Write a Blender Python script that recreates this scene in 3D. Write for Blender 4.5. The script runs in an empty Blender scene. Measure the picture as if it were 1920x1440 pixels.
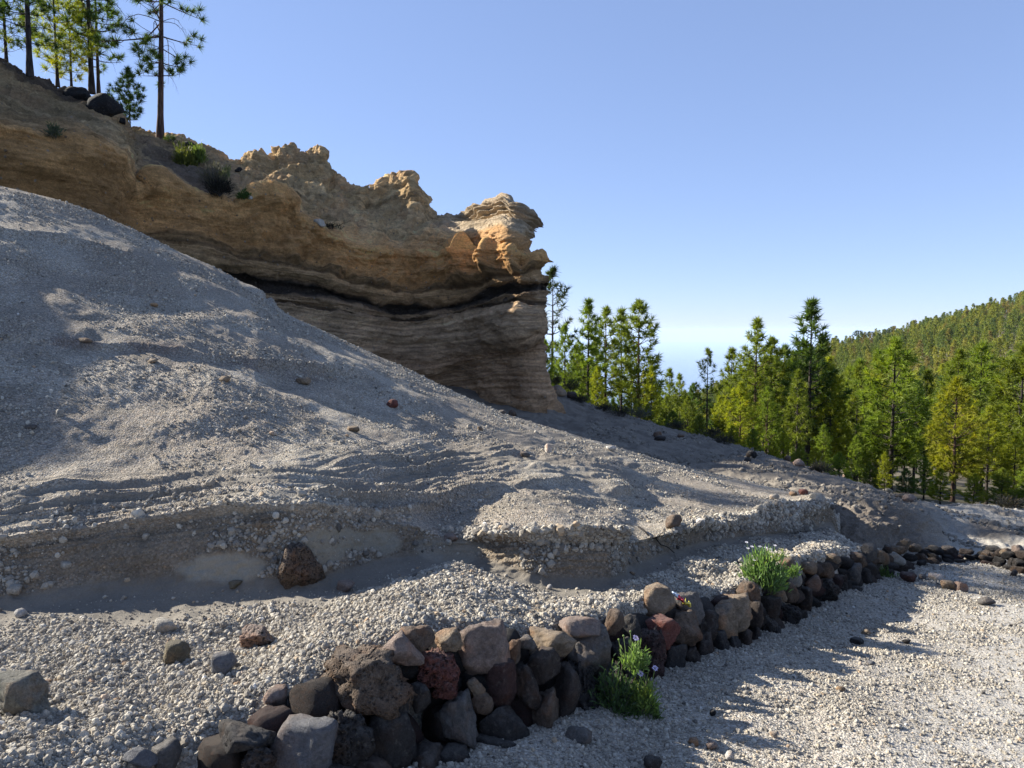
import bpy, bmesh, math, random
import numpy as np
from mathutils import Vector, Matrix, Euler, Quaternion
from mathutils.bvhtree import BVHTree
S = bpy.context.scene
COL = S.collection

# ------------------------------------------------------------------ camera
F = 1397.0            # focal length in pixels of the 1920 px wide photograph
PITCH = math.radians(4.2)
cam = bpy.data.objects.new('camera', bpy.data.cameras.new('camera'))
COL.objects.link(cam)
cam.location = (0, 0, 0)
cam.rotation_euler = (math.radians(90) - PITCH, 0, 0)
cam.data.sensor_width = 36.0
cam.data.lens = F / 1920 * 36.0
cam.data.clip_start = 0.05
cam.data.clip_end = 200000
S.camera = cam

# ------------------------------------------------------------------ sky, sun, exposure
SUN_AZ, SUN_EL = math.radians(-69.5), math.radians(28.3)
w = bpy.data.worlds.new('World'); S.world = w; w.use_nodes = True
nt = w.node_tree
sky = nt.nodes.new('ShaderNodeTexSky')
sky.sky_type = 'NISHITA'; sky.sun_disc = False
sky.sun_elevation = SUN_EL; sky.sun_rotation = SUN_AZ
sky.altitude = 3000; sky.air_density = 1.0; sky.dust_density = 0.0; sky.ozone_density = 5.0
bg = nt.nodes['Background']; bg.inputs[1].default_value = 0.12
gm = nt.nodes.new('ShaderNodeGamma'); gm.inputs[1].default_value = 0.5      # the photograph's flat tone curve over the whole sky
tn = nt.nodes.new('ShaderNodeMix'); tn.data_type = 'RGBA'; tn.blend_type = 'MULTIPLY'; tn.inputs[0].default_value = 1.0
tn.inputs[7].default_value = (1.12, 1.18, 1.47, 1)
nt.links.new(sky.outputs[0], gm.inputs[0]); nt.links.new(gm.outputs[0], tn.inputs[6]); nt.links.new(tn.outputs[2], bg.inputs[0])
sun = bpy.data.objects.new('sun', bpy.data.lights.new('sun', 'SUN'))
COL.objects.link(sun)
sun.data.energy = 5.0; sun.data.angle = math.radians(0.53); sun.data.color = (1.0, 0.95, 0.86)
SUN_DIR = Vector((math.sin(SUN_AZ) * math.cos(SUN_EL), math.cos(SUN_AZ) * math.cos(SUN_EL), math.sin(SUN_EL)))
sun.rotation_euler = SUN_DIR.to_track_quat('Z', 'Y').to_euler()
S.view_settings.view_transform = 'Standard'; S.view_settings.look = 'None'
S.view_settings.gamma = 1.0; S.view_settings.use_curve_mapping = False
S.view_settings.exposure = 1.36
S.render.engine = 'CYCLES'
S.cycles.max_bounces = 6; S.cycles.diffuse_bounces = 3; S.cycles.transparent_max_bounces = 8
S.cycles.volume_bounces = 1

# ------------------------------------------------------------------ numeric helpers
rng = np.random.default_rng(7)
random.seed(7)
cP, sP = math.cos(PITCH), math.sin(PITCH)

def unproj(px, py, t):
    """point seen at photo pixel (px, py) at distance t along the view axis"""
    px, py, t = np.broadcast_arrays(np.asarray(px, float), np.asarray(py, float), np.asarray(t, float))
    cx = (px - 960) / F; cy = -(py - 720) / F
    return np.stack([cx * t, (cP + cy * sP) * t, (-sP + cy * cP) * t], -1)

def proj(P):
    P = np.asarray(P, float)
    t = P[..., 1] * cP - P[..., 2] * sP
    up = P[..., 1] * sP + P[..., 2] * cP
    return 960 + F * P[..., 0] / t, 720 - F * up / t, t

_r = np.random.default_rng(3)
_perm = _r.permutation(256); _perm = np.concatenate([_perm, _perm])
_grad = _r.normal(size=(256, 3)); _grad /= np.linalg.norm(_grad, axis=1)[:, None]
def perlin(p):
    sh = p.shape[:-1]; p = p.reshape(-1, 3)
    i = np.floor(p).astype(np.int64); f = p - i; i &= 255
    u = f * f * f * (f * (f * 6 - 15) + 10)
    out = 0
    for dx in (0, 1):
        for dy in (0, 1):
            for dz in (0, 1):
                h = _perm[(_perm[(_perm[(i[:, 0] + dx) & 255] + i[:, 1] + dy) & 255] + i[:, 2] + dz) & 255]
                g = _grad[h]
                d = g[:, 0] * (f[:, 0] - dx) + g[:, 1] * (f[:, 1] - dy) + g[:, 2] * (f[:, 2] - dz)
                wx = u[:, 0] if dx else 1 - u[:, 0]; wy = u[:, 1] if dy else 1 - u[:, 1]; wz = u[:, 2] if dz else 1 - u[:, 2]
                out = out + d * wx * wy * wz
    return (out * 1.6).reshape(sh)
def fbm(p, octv=4, gain=0.5, lac=2.03):
    a = 1.0; s = 0
    for k in range(octv):
        s = s + a * perlin(p + 17.3 * k); p = p * lac; a *= gain
    return s
def smooth(a, b, x):
    t = np.clip((x - a) / (b - a), 0, 1); return t * t * (3 - 2 * t)
def keys(x, *kv):
    """smooth curve through (x, y) keys"""
    kx = np.array([k[0] for k in kv], float); ky = np.array([k[1] for k in kv], float)
    d = np.diff(kx); m = np.diff(ky) / d
    t = np.zeros_like(ky)
    if len(kx) > 2:
        same = m[:-1] * m[1:] > 0
        w1 = 2 * d[1:] + d[:-1]; w2 = d[1:] + 2 * d[:-1]
        with np.errstate(divide='ignore', invalid='ignore'):
            t[1:-1] = np.where(same, (w1 + w2) / (w1 / m[:-1] + w2 / m[1:]), 0)
    t[0] = m[0]; t[-1] = m[-1]
    i = np.clip(np.searchsorted(kx, x, side='right') - 1, 0, len(kx) - 2)
    h = d[i]; s = np.clip((x - kx[i]) / h, 0, 1)
    return (ky[i] * (1 + 2 * s) * (1 - s) ** 2 + t[i] * h * s * (1 - s) ** 2
            + ky[i + 1] * s * s * (3 - 2 * s) + t[i + 1] * h * s * s * (s - 1))
def lin(x, *kv):
    return np.interp(x, [k[0] for k in kv], [k[1] for k in kv])

def set_attr(me, name, data, kind='FLOAT'):
    a = me.attributes.new(name, kind, 'POINT')
    if kind == 'FLOAT_COLOR':
        d = np.ones((len(data), 4), np.float32); d[:, :3] = data
        a.data.foreach_set('color', d.ravel())
    else:
        a.data.foreach_set('value' if kind in ('FLOAT', 'INT') else 'vector', np.asarray(data, np.float32).ravel())

def raw_mesh(name, V, faces, n):
    """V (k,3), faces (m,n) int"""
    me = bpy.data.meshes.new(name)
    V = np.asarray(V, np.float32); faces = np.asarray(faces, np.int32)
    me.vertices.add(len(V)); me.vertices.foreach_set('co', V.ravel())
    me.loops.add(faces.size); me.loops.foreach_set('vertex_index', faces.ravel())
    me.polygons.add(len(faces)); me.polygons.foreach_set('loop_start', np.arange(0, faces.size, n, dtype=np.int32))
    me.update(calc_edges=True)
    return me

def link(name, me, mats=(), parent=None, smooth_=True, **props):
    o = bpy.data.objects.new(name, me); COL.objects.link(o)
    for m in (mats if isinstance(mats, (list, tuple)) else [mats]):
        if me is not None and m.name not in [x.name for x in me.materials if x]: me.materials.append(m)
    if smooth_ and me is not None: me.shade_smooth()
    if parent: o.parent = parent
    for k, v in props.items():
        if v is not None: o[k] = v
    return o

def normals_grid(P):
    du = np.gradient(P, axis=1); dv = np.gradient(P, axis=0)
    n = np.cross(du, dv); n /= np.linalg.norm(n, axis=-1)[..., None] + 1e-12
    return n

def grid_faces(r, c):
    i = np.arange(r * c).reshape(r, c)
    return np.stack([i[:-1, :-1], i[:-1, 1:], i[1:, 1:], i[1:, :-1]], -1).reshape(-1, 4)

BVHS = []
def grid_mesh(name, P, flip=False, bvh=True):
    r, c = P.shape[:2]
    f = grid_faces(r, c)
    if flip: f = f[:, ::-1]
    me = raw_mesh(name, P.reshape(-1, 3), f, 4)
    if bvh:
        q = P[::3, ::3]; f2 = grid_faces(*q.shape[:2])
        BVHS.append((name, BVHTree.FromPolygons([Vector(v) for v in q.reshape(-1, 3).tolist()], f2.tolist())))
    return me

def ray(px, py, which=None):
    d = Vector(unproj(px, py, 1.0).tolist()); tl = d.length; best = None
    for nm, b in BVHS:
        if which and nm not in which: continue
        h = b.ray_cast(Vector((0, 0, 0)), d.normalized())
        if h[0] is not None and (best is None or h[3] < best[2]): best = (h[0], h[1], h[3])
    if best is None: return None
    n = best[1]
    if n.z < 0: n = -n
    return best[0], n, best[2] / tl
def ground_z(x, y, which, default=None):
    z = None
    for nm, b in BVHS:
        if nm not in which: continue
        h = b.ray_cast(Vector((x, y, 500)), Vector((0, 0, -1)))
        if h[0] is not None and (z is None or h[0].z > z): z = h[0].z
    return default if z is None else z

# ------------------------------------------------------------------ materials
def new_mat(name):
    m = bpy.data.materials.new(name); m.use_nodes = True
    nt = m.node_tree; nt.nodes.clear()
    return m, nt
class NB:
    def __init__(s, nt): s.nt = nt
    def n(s, t, **kw):
        x = s.nt.nodes.new(t)
        for k, v in kw.items(): setattr(x, k, v)
        return x
    def l(s, a, b): s.nt.links.new(a, b)
    def val(s, node, idx, v):
        if hasattr(v, 'links') or hasattr(v, 'is_linked'): s.l(v, node.inputs[idx])
        else: node.inputs[idx].default_value = v
    def math(s, op, a, b=0.0, clamp=False):
        x = s.n('ShaderNodeMath', operation=op, use_clamp=clamp); s.val(x, 0, a); s.val(x, 1, b); return x.outputs[0]
    def mix(s, f, a, b, bt='MIX'):
        x = s.n('ShaderNodeMix', data_type='RGBA', blend_type=bt)
        s.val(x, 0, f); s.val(x, 6, a if hasattr(a, 'is_linked') else (*a, 1)); s.val(x, 7, b if hasattr(b, 'is_linked') else (*b, 1)); return x.outputs[2]
    def noise(s, vec, scale, detail=4, rough=.55, dist=0.):
        x = s.n('ShaderNodeTexNoise'); s.l(vec, x.inputs['Vector']); x.inputs['Scale'].default_value = scale
        x.inputs['Detail'].default_value = detail; x.inputs['Roughness'].default_value = rough; x.inputs['Distortion'].default_value = dist
        return x.outputs[0]
    def voro(s, vec, scale, feature='F1'):
        x = s.n('ShaderNodeTexVoronoi', feature=feature); s.l(vec, x.inputs['Vector']); x.inputs['Scale'].default_value = scale; return x
    def ramp(s, fac, stops, interp='LINEAR'):
        x = s.n('ShaderNodeValToRGB'); x.color_ramp.interpolation = interp
        e = x.color_ramp.elements
        while len(e) < len(stops): e.new(0.5)
        for q, (p, c) in zip(e, stops):
            q.position = p; q.color = (*c, 1) if not np.isscalar(c) else (c, c, c, 1)
        s.val(x, 0, fac); return x.outputs[0]
    def mapr(s, v, a, b, c, d):
        x = s.n('ShaderNodeMapRange'); s.val(x, 0, v)
        for i, q in enumerate((a, b, c, d)): x.inputs[i + 1].default_value = q
        return x.outputs[0]
    def bump(s, h, strength, dist, normal=None):
        x = s.n('ShaderNodeBump'); x.inputs['Strength'].default_value = strength; x.inputs['Distance'].default_value = dist
        s.l(h, x.inputs['Height'])
        if normal: s.l(normal, x.inputs['Normal'])
        return x.outputs[0]
    def bsdf(s, col, rough=.9, normal=None, spec=.25):
        x = s.n('ShaderNodeBsdfPrincipled'); s.val(x, 0, col if hasattr(col, 'is_linked') else (*col, 1))
        x.inputs['Roughness'].default_value = rough; x.inputs['Specular IOR Level'].default_value = spec
        if normal: s.l(normal, x.inputs['Normal'])
        return x
    def out(s, sh, vol=None):
        o = s.n('ShaderNodeOutputMaterial')
        if sh is not None: s.l(sh, o.inputs[0])
        if vol is not None: s.l(vol, o.inputs[1])
    def attr(s, name): return s.n('ShaderNodeAttribute', attribute_name=name)
    def pos(s): return s.n('ShaderNodeNewGeometry').outputs['Position']

def mat_ground():
    """albedo from the mesh attribute 'col' (what the surface is made of), grain from voronoi; 'peb' = how pebbly"""
    m, nt = new_mat('volcanic_ground'); b = NB(nt); p = b.pos()
    col = b.attr('col').outputs['Color']; peb = b.attr('peb').outputs['Fac']
    v1 = b.voro(p, 80); v2 = b.voro(p, 190); v0 = b.voro(p, 30)
    cellv = b.n('ShaderNodeSeparateColor'); b.l(v1.outputs['Color'], cellv.inputs[0])
    tone = b.ramp(cellv.outputs[0], [(0, .55), (.35, .85), (.7, 1.1), (1, 1.55)])
    hue = b.ramp(cellv.outputs[1], [(0, (1.0, .9, .76)), (.2, (1, 1, 1)), (.75, (.95, .98, 1.05)), (1, (1.12, .98, .9))])
    peb_col = b.mix(1.0, b.mix(1.0, col, tone, 'MULTIPLY'), hue, 'MULTIPLY')
    gap = b.ramp(v1.outputs['Distance'], [(0, 1.1), (.55, 1.0), (.95, .62)])
    peb_col = b.mix(.8, peb_col, gap, 'MULTIPLY')
    c = b.mix(peb, col, peb_col)
    n1 = b.noise(p, 90, 5, .7); c = b.mix(.5, c, b.ramp(n1, [(.3, .7), (.5, 1.), (.72, 1.3)]), 'MULTIPLY')
    n2 = b.noise(p, 3.0, 6, .6); c = b.mix(.6, c, b.ramp(n2, [(.3, .8), (.5, 1.), (.72, 1.2)]), 'MULTIPLY')
    h1 = b.math('MULTIPLY', b.math('SUBTRACT', 1.0, v1.outputs['Distance']), peb)
    h0 = b.math('MULTIPLY', b.math('SUBTRACT', 1.0, v0.outputs['Distance']), peb)
    h2 = b.math('ADD', b.noise(p, 55, 8, .75), b.math('MULTIPLY', v2.outputs['Distance'], -.4))
    nb = b.bump(h0, .35, .02); nb = b.bump(h1, .9, .012, nb); nb = b.bump(h2, .55, .010, nb)
    b.out(b.bsdf(c, .95, nb, .1).outputs[0]); return m

def mat_cliff():
    m, nt = new_mat('layered_tuff'); b = NB(nt); p = b.pos()
    col = b.attr('col').outputs['Color']
    mp = b.n('ShaderNodeMapping'); b.l(p, mp.inputs[0]); mp.inputs['Scale'].default_value = (1, 1, 4.5)
    n1 = b.noise(mp.outputs[0], 3.2, 10, .68, .3); n2 = b.noise(p, 16, 8, .72); v = b.voro(p, 9)
    vs = b.n('ShaderNodeSeparateColor'); b.l(v.outputs['Color'], vs.inputs[0])
    c = b.mix(.75, col, b.ramp(n1, [(.28, .62), (.5, 1.), (.74, 1.4)]), 'MULTIPLY')
    c = b.mix(.7, c, b.ramp(n2, [(.28, .65), (.5, 1.), (.75, 1.4)]), 'MULTIPLY')
    pit = b.ramp(b.voro(p, 22).outputs['Distance'], [(0, .6), (.16, .92), (.4, 1.04)])
    c = b.mix(.45, c, pit, 'MULTIPLY')
    n4 = b.noise(p, 34, 6, .75); c = b.mix(.75, c, b.ramp(n4, [(.3, .6), (.5, 1.), (.7, 1.45)]), 'MULTIPLY')
    cl = b.voro(p, 6.5); cls = b.n('ShaderNodeSeparateColor'); b.l(cl.outputs['Color'], cls.inputs[0])
    clast = b.math('MULTIPLY', b.ramp(cl.outputs['Distance'], [(.16, 1.), (.24, 0.)]), b.ramp(cls.outputs[0], [(.72, 0.), (.78, .7)]))
    c = b.mix(clast, c, b.mix(cls.outputs[1], (.38, .34, .28), (.10, .08, .065)))
    nb = b.bump(n1, .9, .12); nb = b.bump(n2, 1., .07, nb); nb = b.bump(v.outputs['Distance'], .4, .06, nb); nb = b.bump(n4, .8, .03, nb); nb = b.bump(clast, .8, .04, nb)
    b.out(b.bsdf(c, .95, nb, .1).outputs[0]); return m

def mat_rock(name, porous=0.0, spread=.75):
    m, nt = new_mat(name); b = NB(nt)
    tc = b.n('ShaderNodeTexCoord').outputs['Object']; oi = b.n('ShaderNodeObjectInfo')
    off = b.n('ShaderNodeVectorMath', operation='ADD'); b.l(tc, off.inputs[0])
    cr = b.n('ShaderNodeCombineXYZ'); r9 = b.math('MULTIPLY', oi.outputs['Random'], 37.0)
    for i in range(3): b.l(r9, cr.inputs[i])
    b.l(cr.outputs[0], off.inputs[1])
    scl = b.n('ShaderNodeVectorMath', operation='SCALE'); b.l(off.outputs[0], scl.inputs[0]); scl.inputs['Scale'].default_value = 7.0; p = scl.outputs[0]
    base = oi.outputs['Color']
    n1 = b.noise(p, 2.0, 8, .65, .4); n2 = b.noise(p, 9, 8, .72); n3 = b.noise(p, 1.1, 3, .5)
    c = b.mix(spread, base, b.ramp(n1, [(.3, .5), (.5, 1.), (.72, 1.6)]), 'MULTIPLY')
    c = b.mix(b.math('MULTIPLY', b.ramp(n3, [(.5, 0.), (.68, 1.)]), .5), c, b.mix(1., base, (1.5, .95, .6), 'MULTIPLY'))
    c = b.mix(.85, c, b.ramp(n2, [(.3, .6), (.5, 1.), (.72, 1.5)]), 'MULTIPLY')
    n5 = b.noise(p, 34, 5, .75); c = b.mix(.7, c, b.ramp(n5, [(.3, .6), (.5, 1.), (.7, 1.5)]), 'MULTIPLY')
    lich = b.math('MULTIPLY', b.ramp(b.noise(p, 5, 6, .7), [(.56, 0.), (.66, 1.)]), .35); c = b.mix(lich, c, (.21, .19, .155))
    dust = b.n('ShaderNodeNewGeometry'); sx = b.n('ShaderNodeSeparateXYZ'); b.l(dust.outputs['Normal'], sx.inputs[0])
    df = b.math('MULTIPLY', b.ramp(b.math('MULTIPLY', sx.outputs[2], b.math('ADD', n2, .45)), [(.5, 0.), (.95, 1.)]), .22)
    c = b.mix(df, c, (.25, .23, .20))
    nb = b.bump(n1, .9, .045); nb = b.bump(n2, .9, .018, nb); nb = b.bump(b.noise(p, 30, 4, .7), .7, .006, nb)
    if porous:
        v = b.voro(p, 7); vf = b.voro(p, 15)
        pit = b.ramp(v.outputs['Distance'], [(.05, 0.), (.42, 1.)]); pf = b.ramp(vf.outputs['Distance'], [(.05, 0.), (.4, 1.)])
        c = b.mix(porous, c, b.mix(1., c, b.mix(1., b.ramp(v.outputs['Distance'], [(.0, .35), (.35, 1.)]), b.ramp(vf.outputs['Distance'], [(.0, .5), (.35, 1.1)]), 'MULTIPLY'), 'MULTIPLY'))
        nb = b.bump(pit, 1. * porous, .03, nb); nb = b.bump(pf, .7 * porous, .006, nb)
    b.out(b.bsdf(c, .9, nb, .2).outputs[0]); return m

def mat_pebble():
    m, nt = new_mat('pumice_pebble'); b = NB(nt); oi = b.n('ShaderNodeObjectInfo')
    p = b.n('ShaderNodeTexCoord').outputs['Object']
    tone = b.attr('tone').outputs['Fac']
    c = b.ramp(tone, [(0, (.10, .10, .105)), (.12, (.19, .19, .20)), (.3, (.31, .31, .31)), (.55, (.42, .415, .40)), (.8, (.52, .51, .485)), (.9, (.48, .41, .32)), (.96, (.42, .31, .22)), (1, (.58, .56, .53))])
    n = b.noise(b.pos(), 140, 4, .7)
    c = b.mix(.6, c, b.ramp(n, [(.3, .65), (.5, 1.), (.7, 1.3)]), 'MULTIPLY')
    b.out(b.bsdf(c, .95, b.bump(n, .6, .004), .1).outputs[0]); return m

def mat_foliage(name='pine_needles', sc=1.0):
    m, nt = new_mat(name); b = NB(nt); oi = b.n('ShaderNodeObjectInfo')
    t = b.attr('tone').outputs['Fac']
    c = b.mix(1., oi.outputs['Color'], b.ramp(t, [(0, (.5, .55, .5)), (.5, (1, 1, 1)), (.86, (1.5, 1.35, .9)), (1, (2.1, 1.5, .8))]), 'MULTIPLY')
    d = b.bsdf(c, .6, None, .25); tr = b.n('ShaderNodeBsdfTranslucent'); b.l(b.mix(1., c, (1.25, 1.35, .7), 'MULTIPLY'), tr.inputs[0])
    mx = b.n('ShaderNodeMixShader'); mx.inputs[0].default_value = .42
    b.l(d.outputs[0], mx.inputs[1]); b.l(tr.outputs[0], mx.inputs[2]); b.out(mx.outputs[0]); return m
def mat_bark():
    m, nt = new_mat('pine_bark'); b = NB(nt); oi = b.n('ShaderNodeObjectInfo')
    p = b.n('ShaderNodeTexCoord').outputs['Object']
    mp = b.n('ShaderNodeMapping'); b.l(p, mp.inputs[0]); mp.inputs['Scale'].default_value = (1, 1, .25)
    v = b.voro(mp.outputs[0], 14); n = b.noise(mp.outputs[0], 20, 6, .7)
    c = b.mix(.9, oi.outputs['Color'], b.ramp(v.outputs['Distance'], [(.0, 1.3), (.5, .8), (.8, .35)]), 'MULTIPLY')
    c = b.mix(.7, c, b.ramp(n, [(.3, .6), (.7, 1.5)]), 'MULTIPLY')
    nb = b.bump(v.outputs['Distance'], -.8, .03); nb = b.bump(n, .5, .02, nb)
    b.out(b.bsdf(c, .9, nb, .2).outputs[0]); return m
def mat_plain(name, c, rough=.8, spec=.2, var=.25, scale=8):
    m, nt = new_mat(name); b = NB(nt); p = b.n('ShaderNodeTexCoord').outputs['Object']
    n = b.noise(p, scale, 5, .6)
    cc = b.mix(1., c, b.ramp(n, [(.3, 1 - var), (.7, 1 + var)]), 'MULTIPLY')
    b.out(b.bsdf(cc, rough, b.bump(n, .2, .02), spec).outputs[0]); return m

M_ground = mat_ground(); M_cliff = mat_cliff()
M_rock = mat_rock('basalt_stone'); M_scoria = mat_rock('scoria_stone', .9, .6); M_smooth = mat_rock('fine_stone', 0, .3)
M_peb = mat_pebble(); M_needle = mat_foliage(); M_leaf = mat_foliage('leaf'); M_bark = mat_bark()
M_twig = mat_plain('dead_twig', (.10, .085, .07)); M_stick = mat_plain('charred_wood', (.02, .017, .015))
M_petal = mat_plain('lilac_petal', (.62, .52, .70), .6, .2, .1); M_white = mat_plain('white_petal', (.78, .74, .76), .6, .2, .05)
M_stem = mat_plain('green_stem', (.17, .24, .07), .6)

# ------------------------------------------------------------------ nets: surfaces through known curves
def net(rows, us, nv, power=1.0):
    """rows: list of (v, px(us), py(us), t(us)); returns P (nv,len(us),3), PX, PY, T, V. interpolates py and 1/t smoothly over v"""
    vs = np.array([r[0] for r in rows], float)
    PXk = np.array([np.broadcast_to(r[1], us.shape) for r in rows]); PYk = np.array([np.broadcast_to(r[2], us.shape) for r in rows]); Ik = 1 / np.array([np.broadcast_to(r[3], us.shape) for r in rows])
    v = np.linspace(vs[0], vs[-1], nv)
    def interp(K):
        d = np.diff(vs)[:, None]; m = np.diff(K, axis=0) / d
        t = np.zeros_like(K)
        if len(vs) > 2:
            same = m[:-1] * m[1:] > 0; w1 = 2 * d[1:] + d[:-1]; w2 = d[1:] + 2 * d[:-1]
            with np.errstate(divide='ignore', invalid='ignore'):
                t[1:-1] = np.where(same, (w1 + w2) / (w1 / m[:-1] + w2 / m[1:]), 0)
        t[0] = m[0]; t[-1] = m[-1]
        i = np.clip(np.searchsorted(vs, v, side='right') - 1, 0, len(vs) - 2)
        h = d[i]; s = ((v - vs[i]) / d[i][:, 0])[:, None]
        return K[i] * (1 + 2 * s) * (1 - s) ** 2 + t[i] * h * s * (1 - s) ** 2 + K[i + 1] * s * s * (3 - 2 * s) + t[i + 1] * h * s * s * (s - 1)
    PX = interp(PXk); PY = interp(PYk); T = 1 / interp(Ik)
    return unproj(PX, PY, T), PX, PY, T, np.repeat(v[:, None], len(us), 1)

def plane_t(px, py, a=1.6, g=.10, gx=-.08):
    """distance at which the pixel's ray meets the path plane z = -a - g*y + gx*x"""
    d = unproj(px, py, 1.0)
    return -a / (d[..., 2] + g * d[..., 1] - gx * d[..., 0])

FOOT = [(-900, 2300), (-300, 1980), (0, 1780), (300, 1620), (450, 1555), (700, 1480), (980, 1402), (1100, 1350), (1230, 1290), (1290, 1255), (1400, 1218), (1470, 1172), (1560, 1122), (1640, 1092), (1700, 1070), (1750, 1060), (1830, 1058), (1920, 1080), (2100, 1130), (2400, 1230)]
TOPL = [(-900, 1800), (-300, 1600), (0, 1500), (300, 1430), (450, 1375), (600, 1270), (700, 1225), (750, 1200), (860, 1187), (1000, 1192), (1100, 1172), (1200, 1152), (1300, 1130), (1400, 1098), (1500, 1060), (1600, 1038), (1700, 1028), (1800, 1032), (1920, 1036), (2100, 1060), (2400, 1120)]
def foot_py(px): return lin(px, *FOOT)
def top_py(px): return lin(px, *TOPL)
def t_foot(px): return plane_t(px, foot_py(px))
def t_wall(px, py):
    """depth of the wall's outer face, leaning back a little towards its top"""
    f = np.clip((foot_py(px) - py) / (foot_py(px) - top_py(px) + 1e-6), -.2, 1.6)
    return t_foot(px) + .22 * f

exec_order = []
# ================================================================== the big slope of pumice and the terrace behind the wall
def build_slope():
    us = np.concatenate([np.linspace(-900, -60, 70, endpoint=False), np.linspace(-60, 1680, 780)])
    nu = len(us)
    R_top = top_py(us)
    backpy = keys(us, (-900, 1190), (-300, 1150), (0, 1132), (200, 1112), (400, 1102), (550, 1105), (700, 1062), (850, 1040), (1000, 1082), (1150, 1092), (1215, 1062), (1350, 1015), (1500, 1002), (1560, 984), (1600, 1022), (1680, 1060))
    backt = keys(us, (-900, 3.9), (-300, 4.4), (0, 4.55), (200, 4.75), (400, 4.85), (550, 4.8), (700, 5.2), (850, 5.45), (1000, 5.15), (1150, 5.2), (1215, 5.9), (1350, 7.3), (1500, 8.6), (1560, 9.2), (1600, 9.1), (1680, 9.2))
    lippy = keys(us, (-900, 1080), (-300, 1040), (0, 1012), (200, 992), (400, 972), (550, 958), (700, 962), (790, 975), (850, 995), (1000, 1000), (1150, 1004), (1190, 1008), (1215, 1003), (1350, 986), (1450, 982), (1500, 970), (1556, 948), (1600, 1012), (1680, 1056))
    lipt = backt + keys(us, (-900, .18), (550, .22), (850, .12), (1150, .12), (1215, .15), (1500, .12), (1560, .1), (1680, .1))
    ridgepy = lin(us, (-900, 20), (-500, 160), (-200, 285), (0, 349), (100, 372), (160, 392), (250, 430), (330, 470), (400, 500), (440, 522), (480, 543), (510, 568), (530, 585), (560, 600), (620, 628), (700, 664), (760, 690), (850, 735), (950, 778), (1040, 804), (1100, 823), (1160, 840), (1250, 868), (1330, 887), (1420, 908), (1500, 925), (1556, 940), (1585, 985), (1620, 1030), (1680, 1052))
    ridget = keys(us, (-900, 8.6), (-400, 10), (0, 11.2), (300, 12.2), (600, 12.6), (1040, 12.6), (1250, 12.6), (1400, 12.0), (1500, 11.2), (1556, 10.3), (1600, 9.4), (1680, 9.25))
    def mid(f):
        return lippy + (ridgepy - lippy) * f, 1 / (1 / lipt + (1 / ridget - 1 / lipt) * f)
    tf = t_foot(us)
    m1 = mid(.3); m2 = mid(.65)
    rows = [(0, us, R_top + (foot_py(us) - R_top) * 1.05, tf + .34),
            (.55, us, R_top + (foot_py(us) - R_top) * .45, tf + .40),
            (1.0, us, R_top + 2, tf + .46),
            (1.9, us, R_top * .5 + backpy * .5, 1 / (.5 / (tf + .46) + .5 / backt)),
            (2.7, us, backpy, backt), (3.3, us, lippy, lipt),
            (4.3, us, *m1), (5.5, us, *m2), (6.6, us, ridgepy, ridget), (7.0, us, ridgepy + 25, ridget + .9), (7.3, us, ridgepy + 330, ridget + 2.6)]
    P, PX, PY, T, V = net(rows, us, 520)
    N = normals_grid(P); N *= np.sign(np.sum(N * -P, -1))[..., None]
    Pn = P.copy()
    amp = smooth(.9, 1.2, V) * smooth(7.2, 6.6, V)
    # slump, hummocks
    big = fbm(P * .45, 3) * .12 + fbm(P * 1.7 + 9, 3) * .026
    quiet = smooth(2.3, 3.0, V)   # terrace keeps gentle
    d = big * (.25 + .75 * quiet) * smooth(6.6, 5.8, V) + fbm(P * 5 + 31, 3) * .009
    # eroded layers: ledges whose edges run along curves across the slope
    wob = fbm(P * .9 + 50, 3) * 6 + fbm(P * 5 + 5, 3) * 2.2
    def ledge(kv, x0, x1, A, wu, wd, jag=1.0):
        c = lin(PX, *kv) + wob * jag
        q = PY - c
        m = smooth(x0 - 25, x0 + 25, PX) * smooth(x1 + 25, x1 - 25, PX)
        a = A * (.6 + .8 * np.clip(fbm(P * 1.3 + x0, 2) + .5, 0, 1))
        return m * a * np.where(q < 0, np.exp(q / wu), np.exp(-q / 3.) * 1.6 - .6 * np.exp(-q / wd) * np.clip(q / 4, 0, 1) * 1.6 - 0)
    Ls = [
        ([(0, 930), (82, 918), (369, 897), (533, 879), (640, 884), (760, 880)], 60, 720, .019, 12, 16),
        ([(0, 955), (53, 948), (287, 930), (492, 907), (620, 900), (760, 905)], 20, 760, .024, 10, 16),
        ([(0, 1012), (82, 1000), (287, 985), (451, 966), (574, 958), (700, 948), (892, 925), (985, 913)], -400, 940, .045, 14, 30),
        ([(600, 870), (700, 858), (848, 849), (965, 849), (1147, 880)], 640, 1130, .024, 12, 10),
        ([(600, 892), (700, 884), (764, 878), (965, 872), (1200, 905)], 620, 1180, .02, 10, 12),
        ([(600, 930), (746, 925), (830, 930), (957, 912), (1074, 900), (1220, 926)], 600, 1210, .035, 12, 18),
        ([(800, 1000), (915, 1003), (1040, 1000), (1190, 1003)], 880, 1190, .07, 20, 30),
        ([(1215, 1003), (1350, 986), (1450, 980), (1500, 968), (1556, 945)], 1240, 1560, .07, 20, 22),
        ([(-100, 620), (0, 628), (170, 638), (380, 668), (560, 690), (760, 720)], -300, 700, .05, 26, 16),
        ([(0, 432), (120, 450), (280, 498)], -200, 260, .05, 14, 22),
        ([(470, 541), (500, 560), (520, 590)], 465, 520, .05, 14, 30)]
    rl = np.random.default_rng(8)
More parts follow.
